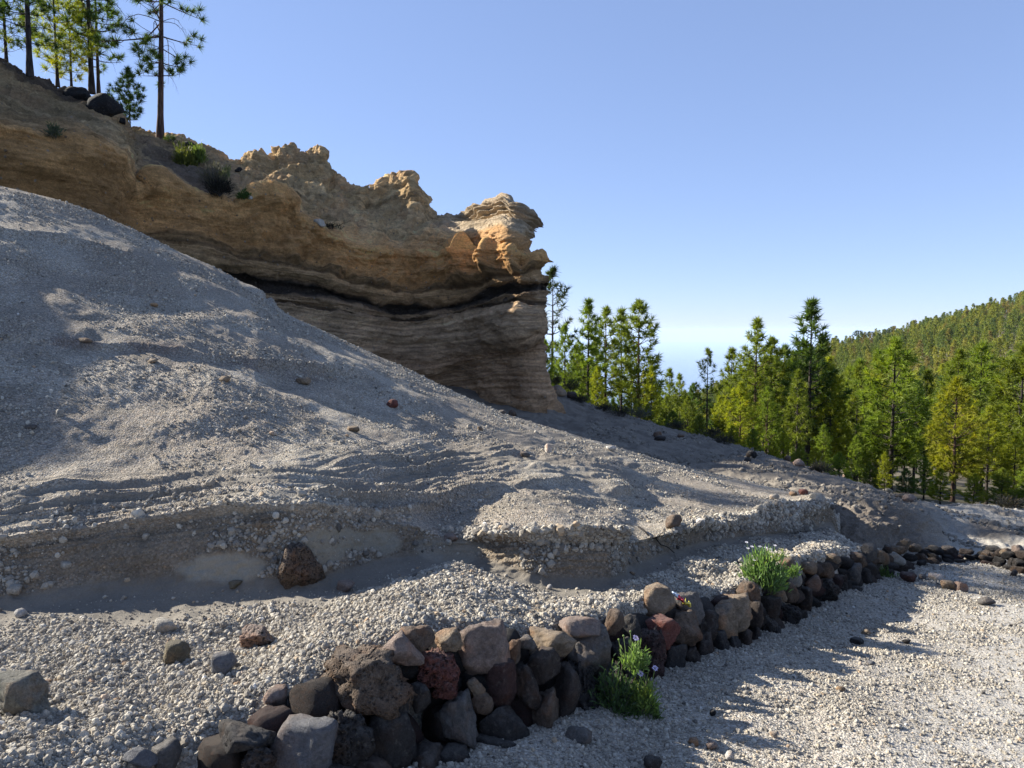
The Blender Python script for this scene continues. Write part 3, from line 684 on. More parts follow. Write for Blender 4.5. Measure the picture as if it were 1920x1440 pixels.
def place_rock(px, py, wpx, hpx, colour, name='rock', seed=0, t=None, sub=3, mat=None, parent=None, depth=None, sink=.25, rot=0., scoria=False, sharp=16, planes=11, rough=.06, taper=0., **props):
    """a rock whose outline spans wpx x hpx photo pixels around (px, py), resting on whatever ground is there"""
    if t is None:
        h = ray(px, py + hpx * .38)
        if h is None: return None
        t = h[2]
    c = Vector(unproj(px, py, t).tolist())
    sx = wpx * t / F / 2; sz = hpx * t / F / 2; sy = depth if depth else (sx * .6 + sz * .4) * random.uniform(.85, 1.1)
    if props.get('category'): c.y += sy * .35
    me = rock_mesh(seed + 1000, sub, planes, sharp, rough * (1.5 if scoria else 1), .2 if scoria else 0., (sx, sy, sz))
    if taper:
        co = np.empty(len(me.vertices) * 3, np.float32); me.vertices.foreach_get('co', co); co = co.reshape(-1, 3)
        f_ = (co[:, 2] / sz + 1) / 2; co[:, 0] = co[:, 0] * (1.12 - taper * f_) - sx * .12 * f_; co[:, 1] *= 1.1 - taper * f_; me.vertices.foreach_set('co', co.ravel()); me.update()
    # material space should not depend on size: keep texture by object coordinates scaled through dims
    o = link(name, me, mat or (M_scoria if scoria else M_rock), parent, False, **props)
    o.location = c; o.rotation_euler = (-PITCH * .5, rot, 0)
    cc = COLS[colour]; k = random.uniform(.9, 1.1); o.color = (cc[0] * k, cc[1] * k, cc[2] * k, 1)
    return o

# ================================================================== the dry stone wall: every stone an object
def build_wall():
    root = link('stone_wall', None, (), None, False, label='low dry stone wall of dark lava stones curving between the pumice slope and the path', category='wall')
    c = unproj(1290, 1255, t_foot(np.array(1290.))); 
    # (px, py, width, height, colour, kind[, rotation]) of the stones one can pick out, near end first
    L = [(690, 1278, 180, 124, 'brown', 's', .1, 'big pitted brown lava block'), (748, 1217, 90, 60, 'pink', 'f'), (780, 1199, 68, 46, 'brown', 'r'), (841, 1200, 54, 40, 'tan', 'r', .1), (905, 1213, 100, 98, 'pink', 'r', 0, 'big pale tan block on the top of the wall'),
         (961, 1222, 30, 50, 'brown', 'r'), (987, 1205, 36, 28, 'grey', 'f'), (1036, 1204, 86, 46, 'tan', 'r', .12), (817, 1250, 88, 64, 'red', 's', -.1, 'dark red scoria stone'), (832, 1292, 52, 34, 'red', 's'),
         (786, 1309, 42, 52, 'dark', 'f'), (856, 1346, 82, 98, 'grey', 'r'), (893, 1290, 34, 36, 'tan', 'r'), (903, 1318, 44, 44, 'brown', 'r'), (938, 1280, 62, 96, 'maroon', 'f', -.35, 'smooth dark red slab'), (985, 1287, 58, 80, 'dbrown', 'r'),
         (1013, 1248, 74, 68, 'dbrown', 'f'), (1055, 1303, 58, 112, 'dbrown', 'f', -.2), (1018, 1343, 64, 108, 'brown', 'r', .1), (945, 1363, 92, 88, 'dark', 'f'), (928, 1415, 94, 80, 'dark', 'f'), (842, 1425, 84, 54, 'dark', 'r'),
         (573, 1396, 118, 104, 'blue', 'f', 0, 'pale blue-grey angular stone'), (655, 1380, 98, 100, 'dark', 's'), (737, 1386, 84, 100, 'dark', 'f'), (455, 1384, 112, 56, 'dark', 'r', .25), (486, 1424, 60, 52, 'dbrown', 's'),
         (790, 1432, 84, 54, 'dbrown', 'r'), (700, 1447, 80, 50, 'dbrown', 'f'), (640, 1468, 90, 60, 'dark', 'f'), (1000, 1400, 60, 44, 'dark', 'r'), (740, 1325, 56, 40, 'dark', 'r'),
         (1095, 1212, 98, 82, 'grey', 'r', -.1), (1088, 1177, 76, 32, 'pink', 'f', 0), (1124, 1236, 40, 62, 'dbrown', 'r'), (1092, 1300, 56, 122, 'dark', 's', .1), (1137, 1285, 50, 90, 'dark', 'r'), (1150, 1167, 42, 44, 'brown', 'r'), (1178, 1178, 50, 50, 'dark', 'f'), (1165, 1222, 46, 50, 'dark', 'r'),
         (1222, 1228, 58, 100, 'maroon', 's'), (1236, 1290, 42, 66, 'maroon', 's'), (1185, 1280, 60, 70, 'dark', 'r'), (1240, 1185, 66, 58, 'red', 'f', .1, 'reddish rounded stone'), (1275, 1177, 70, 60, 'brown', 'r'),
         (1292, 1141, 56, 58, 'grey', 'f'), (1264, 1241, 44, 62, 'dark', 'f'), (1293, 1236, 32, 58, 'dbrown', 'r'), (1321, 1218, 36, 64, 'dbrown', 'r'), (1325, 1172, 40, 56, 'dark', 'r'), (1351, 1215, 32, 66, 'dark', 'r'),
         (1354, 1167, 58, 58, 'tan', 'r', .5, 'orange-tan stone'), (1375, 1149, 70, 62, 'tan', 'r', .3), (1373, 1207, 30, 52, 'dark', 'f'), (1396, 1203, 28, 48, 'dbrown', 'r'), (1414, 1196, 20, 42, 'dark', 'f'), (1408, 1150, 38, 56, 'dbrown', 'r'), (1404, 1113, 46, 50, 'brown', 'r'),
         (1438, 1176, 44, 50, 'dark', 's'), (1446, 1138, 42, 42, 'dbrown', 'r'), (1455, 1119, 40, 26, 'tan', 'f', .4), (1482, 1110, 36, 40, 'brown', 'r', .2), (1478, 1154, 48, 44, 'dark', 's'), (1509, 1124, 30, 46, 'dbrown', 'r'), (1500, 1160, 34, 34, 'dark', 'r'),
         (1490, 1084, 34, 30, 'pale', 'f'), (1478, 1057, 32, 22, 'tan', 'r'), (1523, 1092, 28, 28, 'pink', 'f'), (1545, 1106, 46, 44, 'dark', 's'), (1518, 1064, 36, 22, 'tan', 'f'), (1546, 1069, 36, 34, 'brown', 'r'), (1561, 1052, 32, 28, 'tan', 'r'),
         (1576, 1095, 32, 40, 'dark', 'r'), (1599, 1076, 32, 42, 'grey', 'r'), (1610, 1051, 32, 28, 'brown', 'r'), (1622, 1082, 26, 36, 'dark', 'r'), (1600, 1108, 30, 24, 'dark', 'r'),
         (1630, 1036, 27, 30, 'grey', 'f'), (1654, 1045, 25, 28, 'tan', 'r'), (1679, 1047, 32, 25, 'pale', 'f'), (1682, 1030, 26, 17, 'tan', 'f'), (1695, 1024, 25, 27, 'tan', 'r'), (1717, 1027, 25, 16, 'tan', 'r'), (1664, 1030, 16, 16, 'dbrown', 'r'),
         (1862, 1031, 26, 14, 'dark', 'f'), (1862, 1042, 22, 12, 'dbrown', 'f'), (1889, 1037, 28, 18, 'tan', 'f'), (1911, 1034, 20, 24, 'pink', 'r'), (1777, 1032, 28, 14, 'dbrown', 'f'), (1753, 1029, 22, 14, 'dark', 'f')]
    n = 0
    for i, q in enumerate(L):
        px, py, wp, hp, col, kind = q[:6]; rot = q[6] if len(q) > 6 else random.uniform(-.25, .25)
        t = float(t_wall(np.array(float(px)), np.array(float(py)))) + .02
        big = wp > 60
        dep = min(max(wp, hp) * t / F / 2 * random.uniform(.75, .95), .2)
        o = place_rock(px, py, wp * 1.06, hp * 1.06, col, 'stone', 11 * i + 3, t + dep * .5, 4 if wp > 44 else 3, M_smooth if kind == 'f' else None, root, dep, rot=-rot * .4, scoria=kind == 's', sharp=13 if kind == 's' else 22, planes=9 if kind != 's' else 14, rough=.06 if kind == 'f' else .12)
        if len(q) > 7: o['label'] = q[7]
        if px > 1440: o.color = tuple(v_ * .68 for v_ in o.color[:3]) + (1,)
        n += 1
    # the stones behind and between them, and the small far courses
    share = [rock_mesh(500 + k, 3, 10, 16, .09) for k in range(12)]
    for me in share: me.materials.append(M_rock)
    r = random.Random(4)
    def fill(px, py, wp, hp, t, cols):
        o = bpy.data.objects.new('stone', share[r.randrange(12)]); COL.objects.link(o); o.parent = root
        o.location = unproj(px, py, t).tolist(); s = t / F / 2
        o.scale = (wp * s, (wp + hp) * .5 * s, hp * s); o.rotation_euler = (r.uniform(-.2, .2), r.uniform(-.3, .3), r.uniform(-.4, .4))
        cc = COLS[r.choice(cols)]; k = r.uniform(.75, 1.15); o.color = (cc[0] * k, cc[1] * k, cc[2] * k, 1)
    x = 420.
    while x < 1640:
        tf = float(t_foot(np.array(x))); size = .17 * F / tf
        y0, y1 = float(foot_py(x)), float(top_py(x)); rows_ = max(2, round((y0 - y1) / (size * .8)))
        for k in range(rows_):
            y = y0 + (y1 - y0) * (k + .45) / rows_ + r.uniform(-.1, .1) * size
            if y > 1520: continue
            fill(x + r.uniform(-.2, .2) * size, y, size * 1.25, size * 1.05, tf + .22 + .18 * (y0 - y) / (y0 - y1), ['dark', 'dark', 'dbrown', 'black', 'maroon'])
        x += size * .95
    x = 1560.
    while x < 2150:
        tf = float(t_foot(np.array(x))); wp = r.uniform(19, 32)
        y0, y1 = float(foot_py(x)) - 2, float(top_py(x)) - 2
        if x > 1640:
            nr = max(3, round((y0 - y1) / 13))
            for k in range(nr):
                y = y0 + (y1 - y0) * (k + .4) / nr + r.uniform(-2, 2)
                if 1612 < x < 1728 and k == nr - 1: continue
                fill(x + r.uniform(-6, 6), y, wp * r.uniform(.85, 1.1), (y0 - y1) / nr * r.uniform(1.15, 1.5), tf + .05 + .2 * (y0 - y) / (y0 - y1), ['dark', 'dbrown', 'dark', 'dbrown', 'brown', 'black', 'maroon'])
        else:
            fill(x, y0 - 14, wp * 1.1, 26, tf + .12, ['dark', 'dbrown'])
        x += wp * .82
build_wall()

# ================================================================== loose rocks lying about, one object each
ROCKS = [(561, 1070, 98, 92, 'brown', 's', 'large pitted brown boulder with a sunlit tip lying against the cut bank'),
 (480, 1197, 66, 40, 'pink', 's', 'salmon pink rough pumice rock on the sunlit gravel'), (309, 1175, 46, 26, 'pale', 'f', 'cream flat-topped stone at the edge of the gravel shade, left of the pink rock'),
 (325, 1228, 52, 42, 'olive', 'r', 'olive brown pointed stone below the cream stone'), (416, 1248, 46, 40, 'blue', 'f', 'bluish grey half-buried stone below the pink rock'),
 (14, 1312, 130, 84, 'green', 'f', 'big smooth grey-green boulder cut by the left edge'), (513, 1312, 48, 40, 'pink', 'r', 'dull reddish stone above the pale blue-grey wall stone'), (560, 1320, 60, 34, 'grey', 'r', 'flat grey stone beside the pitted lava block'),
 (499, 1341, 34, 32, 'pale', 'r', 'round whitish stone left of the yellowish pebble by the wall'), (563, 1341, 28, 22, 'orange', 'r', 'small yellowish rough stone on top of the blue-grey wall stone'), (255, 1427, 70, 40, 'blue', 'f', 'pale blue stone half in gravel at the bottom edge'), (305, 1420, 56, 60, 'grey', 'r', 'dark grey stone right of the pale blue stone at the bottom edge'),
 (646, 1101, 34, 20, 'pink', 'f', 'flat pinkish stone just right of the large brown boulder'), (25, 1107, 32, 20, 'pale', 'f', 'pale oval stone set in the foot of the cut bank at the left edge'), (36, 1151, 22, 18, 'white', 'f', 'small white stone on shaded ash at the left edge'),
 (121, 1060, 24, 14, 'pale', 'f', 'flat pale stone stuck in the cut bank'), (440, 1098, 24, 16, 'olive', 'r', 'small olive stone left of the large brown boulder'), (485, 984, 20, 22, 'tan', 'r', 'small upright tan stone on the ledge above the brown boulder'),
 (272, 1006, 14, 12, 'pale', 'r', 'small pale knob set in the middle of the cut bank'), (844, 1009, 28, 15, 'pink', 'f', 'flat pinkish stone on the bare patch under the ledge'), (880, 1011, 16, 14, 'pale', 'r', 'tiny pale stone right of the flat pinkish one'),
 (733, 757, 27, 17, 'red', 'r', 'reddish stone lying alone in the middle of the slope'), (567, 715, 28, 13, 'tan', 'f', 'flat tan stone on the shaded upper slope'), (420, 711, 20, 12, 'tan', 'r', 'small tan stone left of the flat tan one on the upper slope'), (288, 572, 16, 9, 'orange', 'r', 'small orange stone high on the shaded slope'),
 (159, 638, 30, 9, 'tan', 'f', 'long flat tan stone on the rusty band at the left'), (287, 677, 18, 10, 'tan', 'r', 'small tan stone just under the rusty band'), (110, 775, 13, 16, 'pale', 'r', 'small upright pale stone throwing a long shadow at the left'), (57, 801, 20, 11, 'grey', 'r', 'dark grey stone below the upright pale stone'),
 (512, 813, 15, 9, 'pale', 'r', 'small pale stone in the middle of the left slope'), (662, 805, 24, 12, 'tan', 'f', 'flat tan stone below the reddish one'), (880, 800, 10, 12, 'pale', 'r', 'tiny upright pale stone on the lit slope, left of a pair'), (900, 804, 12, 9, 'tan', 'r', 'tiny tan stone on the lit slope, right of a pair'),
 (942, 773, 14, 9, 'grey', 'r', 'grey stone on the crest by the cliff foot'), (961, 775, 16, 12, 'brown', 'r', 'brown stone on the crest beside the grey one'), (1028, 842, 13, 20, 'white', 'r', 'white upright stone on the lit crest'), (985, 853, 20, 12, 'grey', 'r', 'grey stone on the upper ledge of the right slope'),
 (1146, 841, 20, 11, 'white', 'r', 'white stone on the crest right of the cliff foot'), (1264, 981, 34, 30, 'brown', 'r', 'blocky brown stone resting on the ledge beside the dead stick'), (1170, 994, 26, 14, 'white', 'f', 'flat white slab at the end of the gravel ledge'), (1178, 1003, 18, 12, 'blue', 'f', 'dark bluish stone under the flat white slab'),
 (1537, 935, 30, 20, 'pale', 'r', 'cream stone at the right tip of the pumice slope'), (1508, 923, 18, 12, 'red', 'r', 'reddish stone on the tip of the pumice slope'), (1488, 926, 16, 8, 'tan', 'f', 'flat tan stone left of the reddish stone on the slope tip'), (1452, 932, 18, 12, 'pale', 'r', 'pale lump on the lit slope near its right tip'),
 (1410, 853, 20, 17, 'black', 'r', 'black lava stone on the brown hillside'), (1402, 864, 16, 12, 'dark', 'r', 'dark stone under the black lava stone'), (1235, 815, 18, 12, 'brown', 'r', 'brown stone on the shaded hillside near the cliff'), (1238, 822, 22, 10, 'dark', 'r', 'dark flat stone beneath the brown hillside stone'),
 (1277, 817, 14, 9, 'brown', 'r', 'small brown stone on the upper hillside'), (1300, 800, 30, 22, 'dbrown', 'r', 'big dark brown rock on the edge of the pines'), (1500, 868, 22, 14, 'pink', 'r', 'pinkish rock on the hillside edge'), (1519, 866, 18, 20, 'dbrown', 'r', 'dark rock beside the pinkish rock on the hillside edge'),
 (1592, 894, 20, 12, 'pink', 'f', 'flat pinkish rock at the hillside edge before the pines'), (1478, 860, 12, 12, 'brown', 'r', 'small brown rock on the hillside edge'), (1665, 921, 20, 12, 'pale', 'f', 'grey slab at the top of the dark bank'), (1706, 935, 26, 16, 'pink', 'r', 'pink-grey rock at the top right of the dark bank'), (1690, 930, 20, 11, 'tan', 'r', 'tan rock next to the pink-grey rock on the bank'),
 (1044, 733, 40, 22, 'tan', 'r', 'tilted tan rock leaning out behind the cliff foot'), (1072, 742, 20, 16, 'dbrown', 'r', 'dark round rock beside the tilted tan rock'), (1230, 771, 14, 8, 'dark', 'r', 'small dark stone on the hillside crest'),
 (1705, 1084, 28, 20, 'maroon', 'r', 'dark reddish stone fallen in front of the wall bend'), (1731, 1083, 17, 12, 'grey', 'r', 'small grey stone fallen beside the reddish one'), (1758, 1084, 28, 16, 'white', 'f', 'whitish stone on the path before the wall bend'), (1779, 1098, 27, 18, 'tan', 'r', 'mustard brown stone on the path, left of the pinkish one'),
 (1804, 1101, 26, 21, 'pink', 'r', 'pinkish tan stone on the path, right of the mustard one'), (1850, 1128, 31, 17, 'grey', 'f', 'grey wedge stone lying alone on the sunlit path'), (1840, 1112, 9, 9, 'pale', 'r', 'tiny pale stone behind the grey wedge'), (1902, 1076, 16, 15, 'dark', 'r', 'dark stone lying free at the foot of the far wall'),
 (597, 418, 24, 15, 'pale', 'f', 'pale stone resting on the cliff terrace'), (468, 370, 13, 9, 'white', 'f', 'white stone on the cliff edge by the green bush'), (1225, 1434, 36, 22, 'dark', 'f', 'dark stone in the gravel at the bottom edge of the path'), (1368, 1418, 17, 18, 'white', 'r', 'white pebble upright in the near gravel of the path'),
 (1578, 1292, 17, 9, 'orange', 'f', 'orange flat pebble on the sunlit path'), (1609, 1204, 27, 12, 'dark', 'f', 'flat dark stone in the shade on the path'), (1701, 1204, 17, 10, 'dark', 'f', 'dark stone at the edge of the shade on the path'), (1636, 1244, 17, 9, 'blue', 'f', 'blue-grey stone on the sunlit path'), (1337, 1337, 13, 12, 'black', 'r', 'small black stone in the shaded path gravel'),
 (1085, 1382, 52, 24, 'grey', 'f', 'flat grey stone half buried at the wall foot'), (1452, 1378, 16, 13, 'pale', 'r', 'cream pebble in the near sunlit gravel'), (1625, 1186, 20, 12, 'tan', 'r', 'tan pebble in the shade on the path'), (1335, 1400, 22, 16, 'pink', 'r', 'pinkish pebble in the near shaded gravel'), (1300, 1392, 20, 14, 'tan', 'r', 'tan pebble left of the pinkish one in the near gravel'),
 (1237, 1128, 62, 54, 'tan', 'r', 'blocky tan stone resting loose on top of the wall'), (1390, 1052, 14, 12, 'pale', 'r', 'pale stone left of the green bush'), (1424, 1104, 16, 10, 'white', 'f', 'white stone under the green bush'), (1535, 1036, 16, 12, 'white', 'f', 'white stone on the gravel behind the wall'), (1186, 1075, 12, 8, 'tan', 'r', 'small tan stone in the shade under the gravel ledge'), (1030, 1101, 12, 10, 'white', 'r', 'white pebble standing on the gravel terrace')]
for i, (px, py, wp, hp, col, kind, lab) in enumerate(ROCKS):
    if kind == 's': kw = dict(scoria=True, sharp=12, planes=12)
    elif kind == 'f': kw = dict(mat=M_smooth, rough=.045, sharp=18)
    else: kw = dict(sharp=20)
    if (px, py) == (561, 1070): kw['taper'] = .62
    if (px, py) == (14, 1312): kw = dict(sharp=20, rough=.1, taper=.45)
    t = None
    if (px, py) == (1237, 1128): t = float(t_wall(np.array(1237.), np.array(1128.))) + .12
    place_rock(px, py, wp, hp, col, 'rock', 900 + 7 * i, t, 4 if wp > 60 else 3 if wp > 22 else 2, label=lab, category='rock' if wp > 24 else 'stone', group='loose rocks on the slopes and the path', **kw)
# black boulders among the pines on the cliff top
for i, (px, py, wp, hp, lab) in enumerate([(186, 195, 72, 46, 'big black boulder with a grey lichen patch under the pines'), (140, 176, 52, 26, 'low dark boulder left of the big black one'), (226, 226, 20, 12, 'small black rock at the right of the big boulder'), (352, 272, 26, 14, 'dark round rock behind the yellow-green bush'), (447, 318, 14, 10, 'small dark rock on the cliff edge')]):
    h = ray(px, py + hp * .3); t = h[2] if h else 25.
    place_rock(px, py, wp, hp, 'black', 'boulder', 2000 + i, t, 3, label=lab, category='boulder', group='black boulders on the cliff top')

# ================================================================== dead stick
def tube(pts, radii, n=6):
    pts = np.asarray(pts, float); radii = np.asarray(radii, float)
    T_ = np.gradient(pts, axis=0); T_ /= np.linalg.norm(T_, axis=1)[:, None] + 1e-9
    ref = np.array([0.3, .9, .1]) if abs(T_[0, 2]) > .6 else np.array([0, 0, 1.])
    A = np.cross(T_, ref); A /= np.linalg.norm(A, axis=1)[:, None] + 1e-9; B = np.cross(T_, A)
    a = np.linspace(0, 2 * np.pi, n, endpoint=False)
    V = pts[:, None] + radii[:, None, None] * (np.cos(a)[None, :, None] * A[:, None] + np.sin(a)[None, :, None] * B[:, None])
    m = len(pts); i = np.arange(m * n).reshape(m, n); j = np.roll(i, -1, 1)
    Fc = np.stack([i[:-1], j[:-1], j[1:], i[1:]], -1).reshape(-1, 4)
    return V.reshape(-1, 3), Fc
class Acc:
    def __init__(s): s.V = []; s.F = []; s.n = 0; s.tone = []
    def add(s, V, Fc, tone=None):
        s.V.append(V); s.F.append(Fc + s.n); s.n += len(V)
        if tone is not None: s.tone.append(np.broadcast_to(tone, (len(V),)))
    def mesh(s, name, k):
        me = raw_mesh(name, np.concatenate(s.V), np.concatenate(s.F), k)
        if s.tone: set_attr(me, 'tone', np.concatenate(s.tone))
        return me
pts = []
for k, (x, y) in enumerate([(1196, 992), (1206, 1001), (1218, 1012), (1228, 1016), (1238, 1026), (1250, 1032), (1263, 1041)]):
    h = ray(x, y); p = np.array(h[0]) if h else unproj(x, y, 6.)
    pts.append(p + np.array([0, -.03, .03 + .01 * (k % 2)]))
a = Acc(); V, Fc = tube(pts, np.linspace(.009, .004, len(pts)), 6); a.add(V, Fc)
V, Fc = tube([pts[3], np.array(pts[3]) + [.05, -.02, .05], np.array(pts[3]) + [.08, -.02, .06]], [.004, .003, .002], 5); a.add(V, Fc)
link('dead_stick', a.mesh('dead_stick', 4), M_stick, label='thin black charred stick lying on the shaded ash below the gravel ledge', category='stick')

# ================================================================== crumpled wrapper tucked between the top stones
def wrapper():
    t = float(t_wall(np.array(1276.), np.array(1118.))) + .0
    root = link('wrapper', None, (), None, False, label='crumpled white, red and yellow plastic wrapper tucked between the wall top stones', category='litter')
    r = np.random.default_rng(2)
    segs = [('clear_end', (1259, 1112), (1270, 1117), (.62, .68, .75)), ('red_band', (1270, 1117), (1281, 1126), (.50, .05, .08)), ('yellow_end', (1281, 1126), (1294, 1134), (.75, .60, .08))]
    for nm, a_, b_, c in segs:
        m = mat_plain(nm + '_plastic', c, .3, .5, .1, 60)
        A_ = unproj(*a_, t); B_ = unproj(*b_, t - .01); ax = B_ - A_; L_ = np.linalg.norm(ax)
        u = np.linspace(0, 1, 6); v = np.linspace(-1, 1, 6); P = np.zeros((6, 6, 3))
        up = np.array([.2, -.35, .9]); up /= np.linalg.norm(up)
        for i in range(6):
            for j in range(6): P[i, j] = A_ + ax * u[i] + up * v[j] * .014 + r.normal(size=3) * .005 + np.array([0, -.02, 0]) * (1 - v[j] ** 2)
        me = raw_mesh(nm, P.reshape(-1, 3), grid_faces(6, 6), 4); o = link(nm, me, m, root)
        md = o.modifiers.new('thickness', 'SOLIDIFY'); md.thickness = .002
wrapper()

# ================================================================== pines
def needle_fans(C, A, size, n, wid, r, tone):
    N_ = len(C)
    D = A[:, None, :] * .75 + r.normal(size=(N_, n, 3)) * .62; D /= np.linalg.norm(D, axis=-1)[..., None]
    L_ = (size[:, None] * r.uniform(.7, 1.15, (N_, n)))[..., None]
    Sd = np.cross(D, r.normal(size=(N_, n, 3))); Sd /= np.linalg.norm(Sd, axis=-1)[..., None]
    base = C[:, None] + A[:, None] * (r.uniform(-.25, .1, (N_, n, 1)) * size[:, None, None]) + D * L_ * .05
    V = np.stack([base + Sd * wid / 2, base - Sd * wid / 2, base + D * L_ + np.array([0, 0, -.06]) * L_], 2).reshape(-1, 3)
    Fc = np.arange(len(V)).reshape(-1, 3)
    tn = np.repeat(np.repeat(tone, n), 3) + r.normal(size=len(V)) * .03
    return V, Fc, np.clip(tn, 0, 1)
def pine_meshes(seed, H=10., cb=.28, R=1.9, whorls=17, tsize=.3, n=18, wid=.034, droop=0., sparse=1., bare=.0, shape=1.0, trunk_r=.15, lean=.02, sides=8):
    r = np.random.default_rng(seed)
    z = np.linspace(0, H, 14); ph = r.uniform(0, 6)
    tx = lean * H * .12 * np.sin(z / H * 3 + ph); ty = lean * H * .12 * np.cos(z / H * 2.3 + ph)
    tp = np.stack([tx, ty, z], 1)
    tr = trunk_r * (1 - .93 * (z / H) ** .9); tr[0] *= 1.35
    V, Fc = tube(tp, tr, sides); T_ = Acc(); T_.add(V, Fc); B_ = Acc(); tc, ta, ts, tt = [], [], [], []
    for wv in range(whorls):
        f = (wv + r.uniform(-.25, .25)) / (whorls - 1); f = min(max(f, 0), 1)
        zz = H * (cb + (0.985 - cb) * f)
        prof = (1 - f) ** .75 * (.55 + .45 * min(1, f / .18)) if shape < 1.5 else (np.sin(np.pi * min(1, f * .9 + .12)) ** .7)
        L0 = R * max(prof, .07) * r.uniform(.7, 1.15)
        k = r.integers(3, 6) if f < .85 else 4
        a0 = r.uniform(0, 6.28)
        for j in range(k):
            a_ = a0 + j * 6.283 / k + r.uniform(-.35, .35); L_ = L0 * r.uniform(.65, 1.2)
            dirh = np.array([math.cos(a_), math.sin(a_), 0]); s = np.linspace(0, 1, 6)
            rise = r.uniform(-.15, .25) + .5 * f - droop
            curve = s[:, None] * dirh * L_ + np.stack([0 * s, 0 * s, L_ * (rise * s + .38 * (s ** 2.2) * (1 - 2.2 * droop))], 1)
            o0 = np.array([np.interp(zz, z, tx), np.interp(zz, z, ty), zz]); pts_ = o0 + curve
            dead = r.random() < bare * (1.4 - f)
            if dead:
                cu = r.uniform(-1, 1); sdv = np.cross(dirh, [0, 0, 1])
                pts_ = o0 + s[:, None] ** .8 * dirh * L_ * .9 + np.stack([0 * s, 0 * s, L_ * (.22 * np.sin(s * 2.2) - .75 * s ** 2.4)], 1) + sdv * (cu * .3 * L_ * s ** 2)[:, None]
            rb = trunk_r * .26 * (L_ / R + .25) * (.55 if dead else 1.)
            V, Fc = tube(pts_, rb * (1 - .8 * s), 4); B_.add(V, Fc)
            if dead:
                for q in range(3):
                    e0 = pts_[2 + q]; a3 = dirh * .3 + sdv * r.choice([-1, 1]) * .4 + np.array([0, 0, r.uniform(-.5, .1)])
                    V, Fc = tube([e0, e0 + a3 * L_ * .2, e0 + a3 * L_ * .3 + np.array([0, 0, -L_ * .14])], [rb * .4, rb * .3, rb * .15], 3); B_.add(V, Fc)
                continue
            nsub = max(2, int(round(L_ / .34 * sparse)))
            for q in range(nsub):
                sq = 1 - (q / nsub) * .72 if q else 1.0
                side = 0 if q == 0 else r.choice([-1, 1]) * r.uniform(.3, 1) * L_ * .32 * (1.2 - sq + .3)
                base = np.array([np.interp(sq, s, pts_[:, i]) for i in range(3)])
                sd = np.cross(dirh, [0, 0, 1]); tip = base + sd * side + dirh * abs(side) * .5 + np.array([0, 0, r.uniform(0, .22) * (1 + L_ * .3)])
                if q and L_ > .5: V, Fc = tube([base, (base + tip) / 2 + [0, 0, -.03], tip], [rb * .35, rb * .28, rb * .2], 3); B_.add(V, Fc)
                ax = tip - base + dirh * .3 * L_ + np.array([0, 0, .35]); ax /= np.linalg.norm(ax)
                tc.append(tip); ta.append(ax); ts.append(tsize * r.uniform(.75, 1.2)); tt.append(np.clip(.45 + .16 * r.normal() + (.08 if r.random() < .1 else 0), 0, 1))
    tc.append(tp[-1]); ta.append(np.array([0, 0, 1.])); ts.append(tsize); tt.append(.6)
    V, Fc, tn = needle_fans(np.array(tc), np.array(ta), np.array(ts), n, wid, r, np.array(tt)); Cn = Acc(); Cn.add(V, Fc, tn)
    out = (T_.mesh('trunk', 4), B_.mesh('branches', 4), Cn.mesh('crown', 3))
    for me, mt in zip(out, (M_bark, M_bark, M_needle)): me.materials.append(mt)
    out[0].shade_smooth()
    return out
def put_pine(meshes, loc, scale, rz, green, bark, label=None, group=None, name='pine_tree', sxy=1.0):
    root = bpy.data.objects.new(name, None); COL.objects.link(root); root.location = loc; root.empty_display_size = .2
    root.rotation_euler = (0, 0, rz); root.scale = (scale * sxy, scale * sxy, scale)
    root['label'] = label; root['category'] = 'pine tree'
    if group: root['group'] = group
    for nm, me, c in zip(('trunk', 'branches', 'crown'), meshes, (bark, bark, green)):
        o = bpy.data.objects.new(nm, me); COL.objects.link(o); o.parent = root; o.color = (*c, 1)
        if nm == 'branches': o['kind'] = 'stuff'
    return root
G = {'g': (.165, .195, .024), 'y': (.27, .285, .022), 'd': (.085, .13, .026), 'b': (.19, .245, .03), 'o': (.26, .255, .022), 'k': (.045, .062, .022)}
BK = {'d': (.05, .04, .035), 'r': (.10, .06, .044), 'g': (.10, .085, .07)}
VAR = [pine_meshes(31 + k, H=10, cb=[.22, .34, .18, .3, .26, .14, .4, .24][k], R=[2.1, 1.8, 2.6, 2.0, 2.3, 2.7, 1.9, 1.7][k], tsize=.46, n=25, wid=.06, whorls=[17, 15, 18, 16, 18, 17, 13, 17][k], sparse=[1.5, 1.2, 1.7, 1.3, 1.5, 1.8, 1.0, 1.4][k], bare=[.05, .2, .0, .15, .05, 0, .3, .1][k]) for k in range(8)]
WHERE = ['forest_floor', 'hillside']
def forest_pine(px, top, t, v, g, bk, label, group=None, base=None, sxy=1.0):
    p = unproj(px, top, t)
    z = ground_z(p[0], p[1], ['forest_floor'], -12.) if base is None else float(unproj(px, base, t)[2])
    if t < 32:
        z2 = ground_z(p[0], p[1], WHERE, None); z = z if z2 is None else max(z, z2) if base is None else z
    Hh = p[2] - z
    return put_pine(VAR[v % 8], (p[0], p[1], z), Hh / 10, random.uniform(0, 6.28), tuple(np.array(G[g]) * random.uniform(.88, 1.12)), BK[bk], label, group, sxy=sxy)
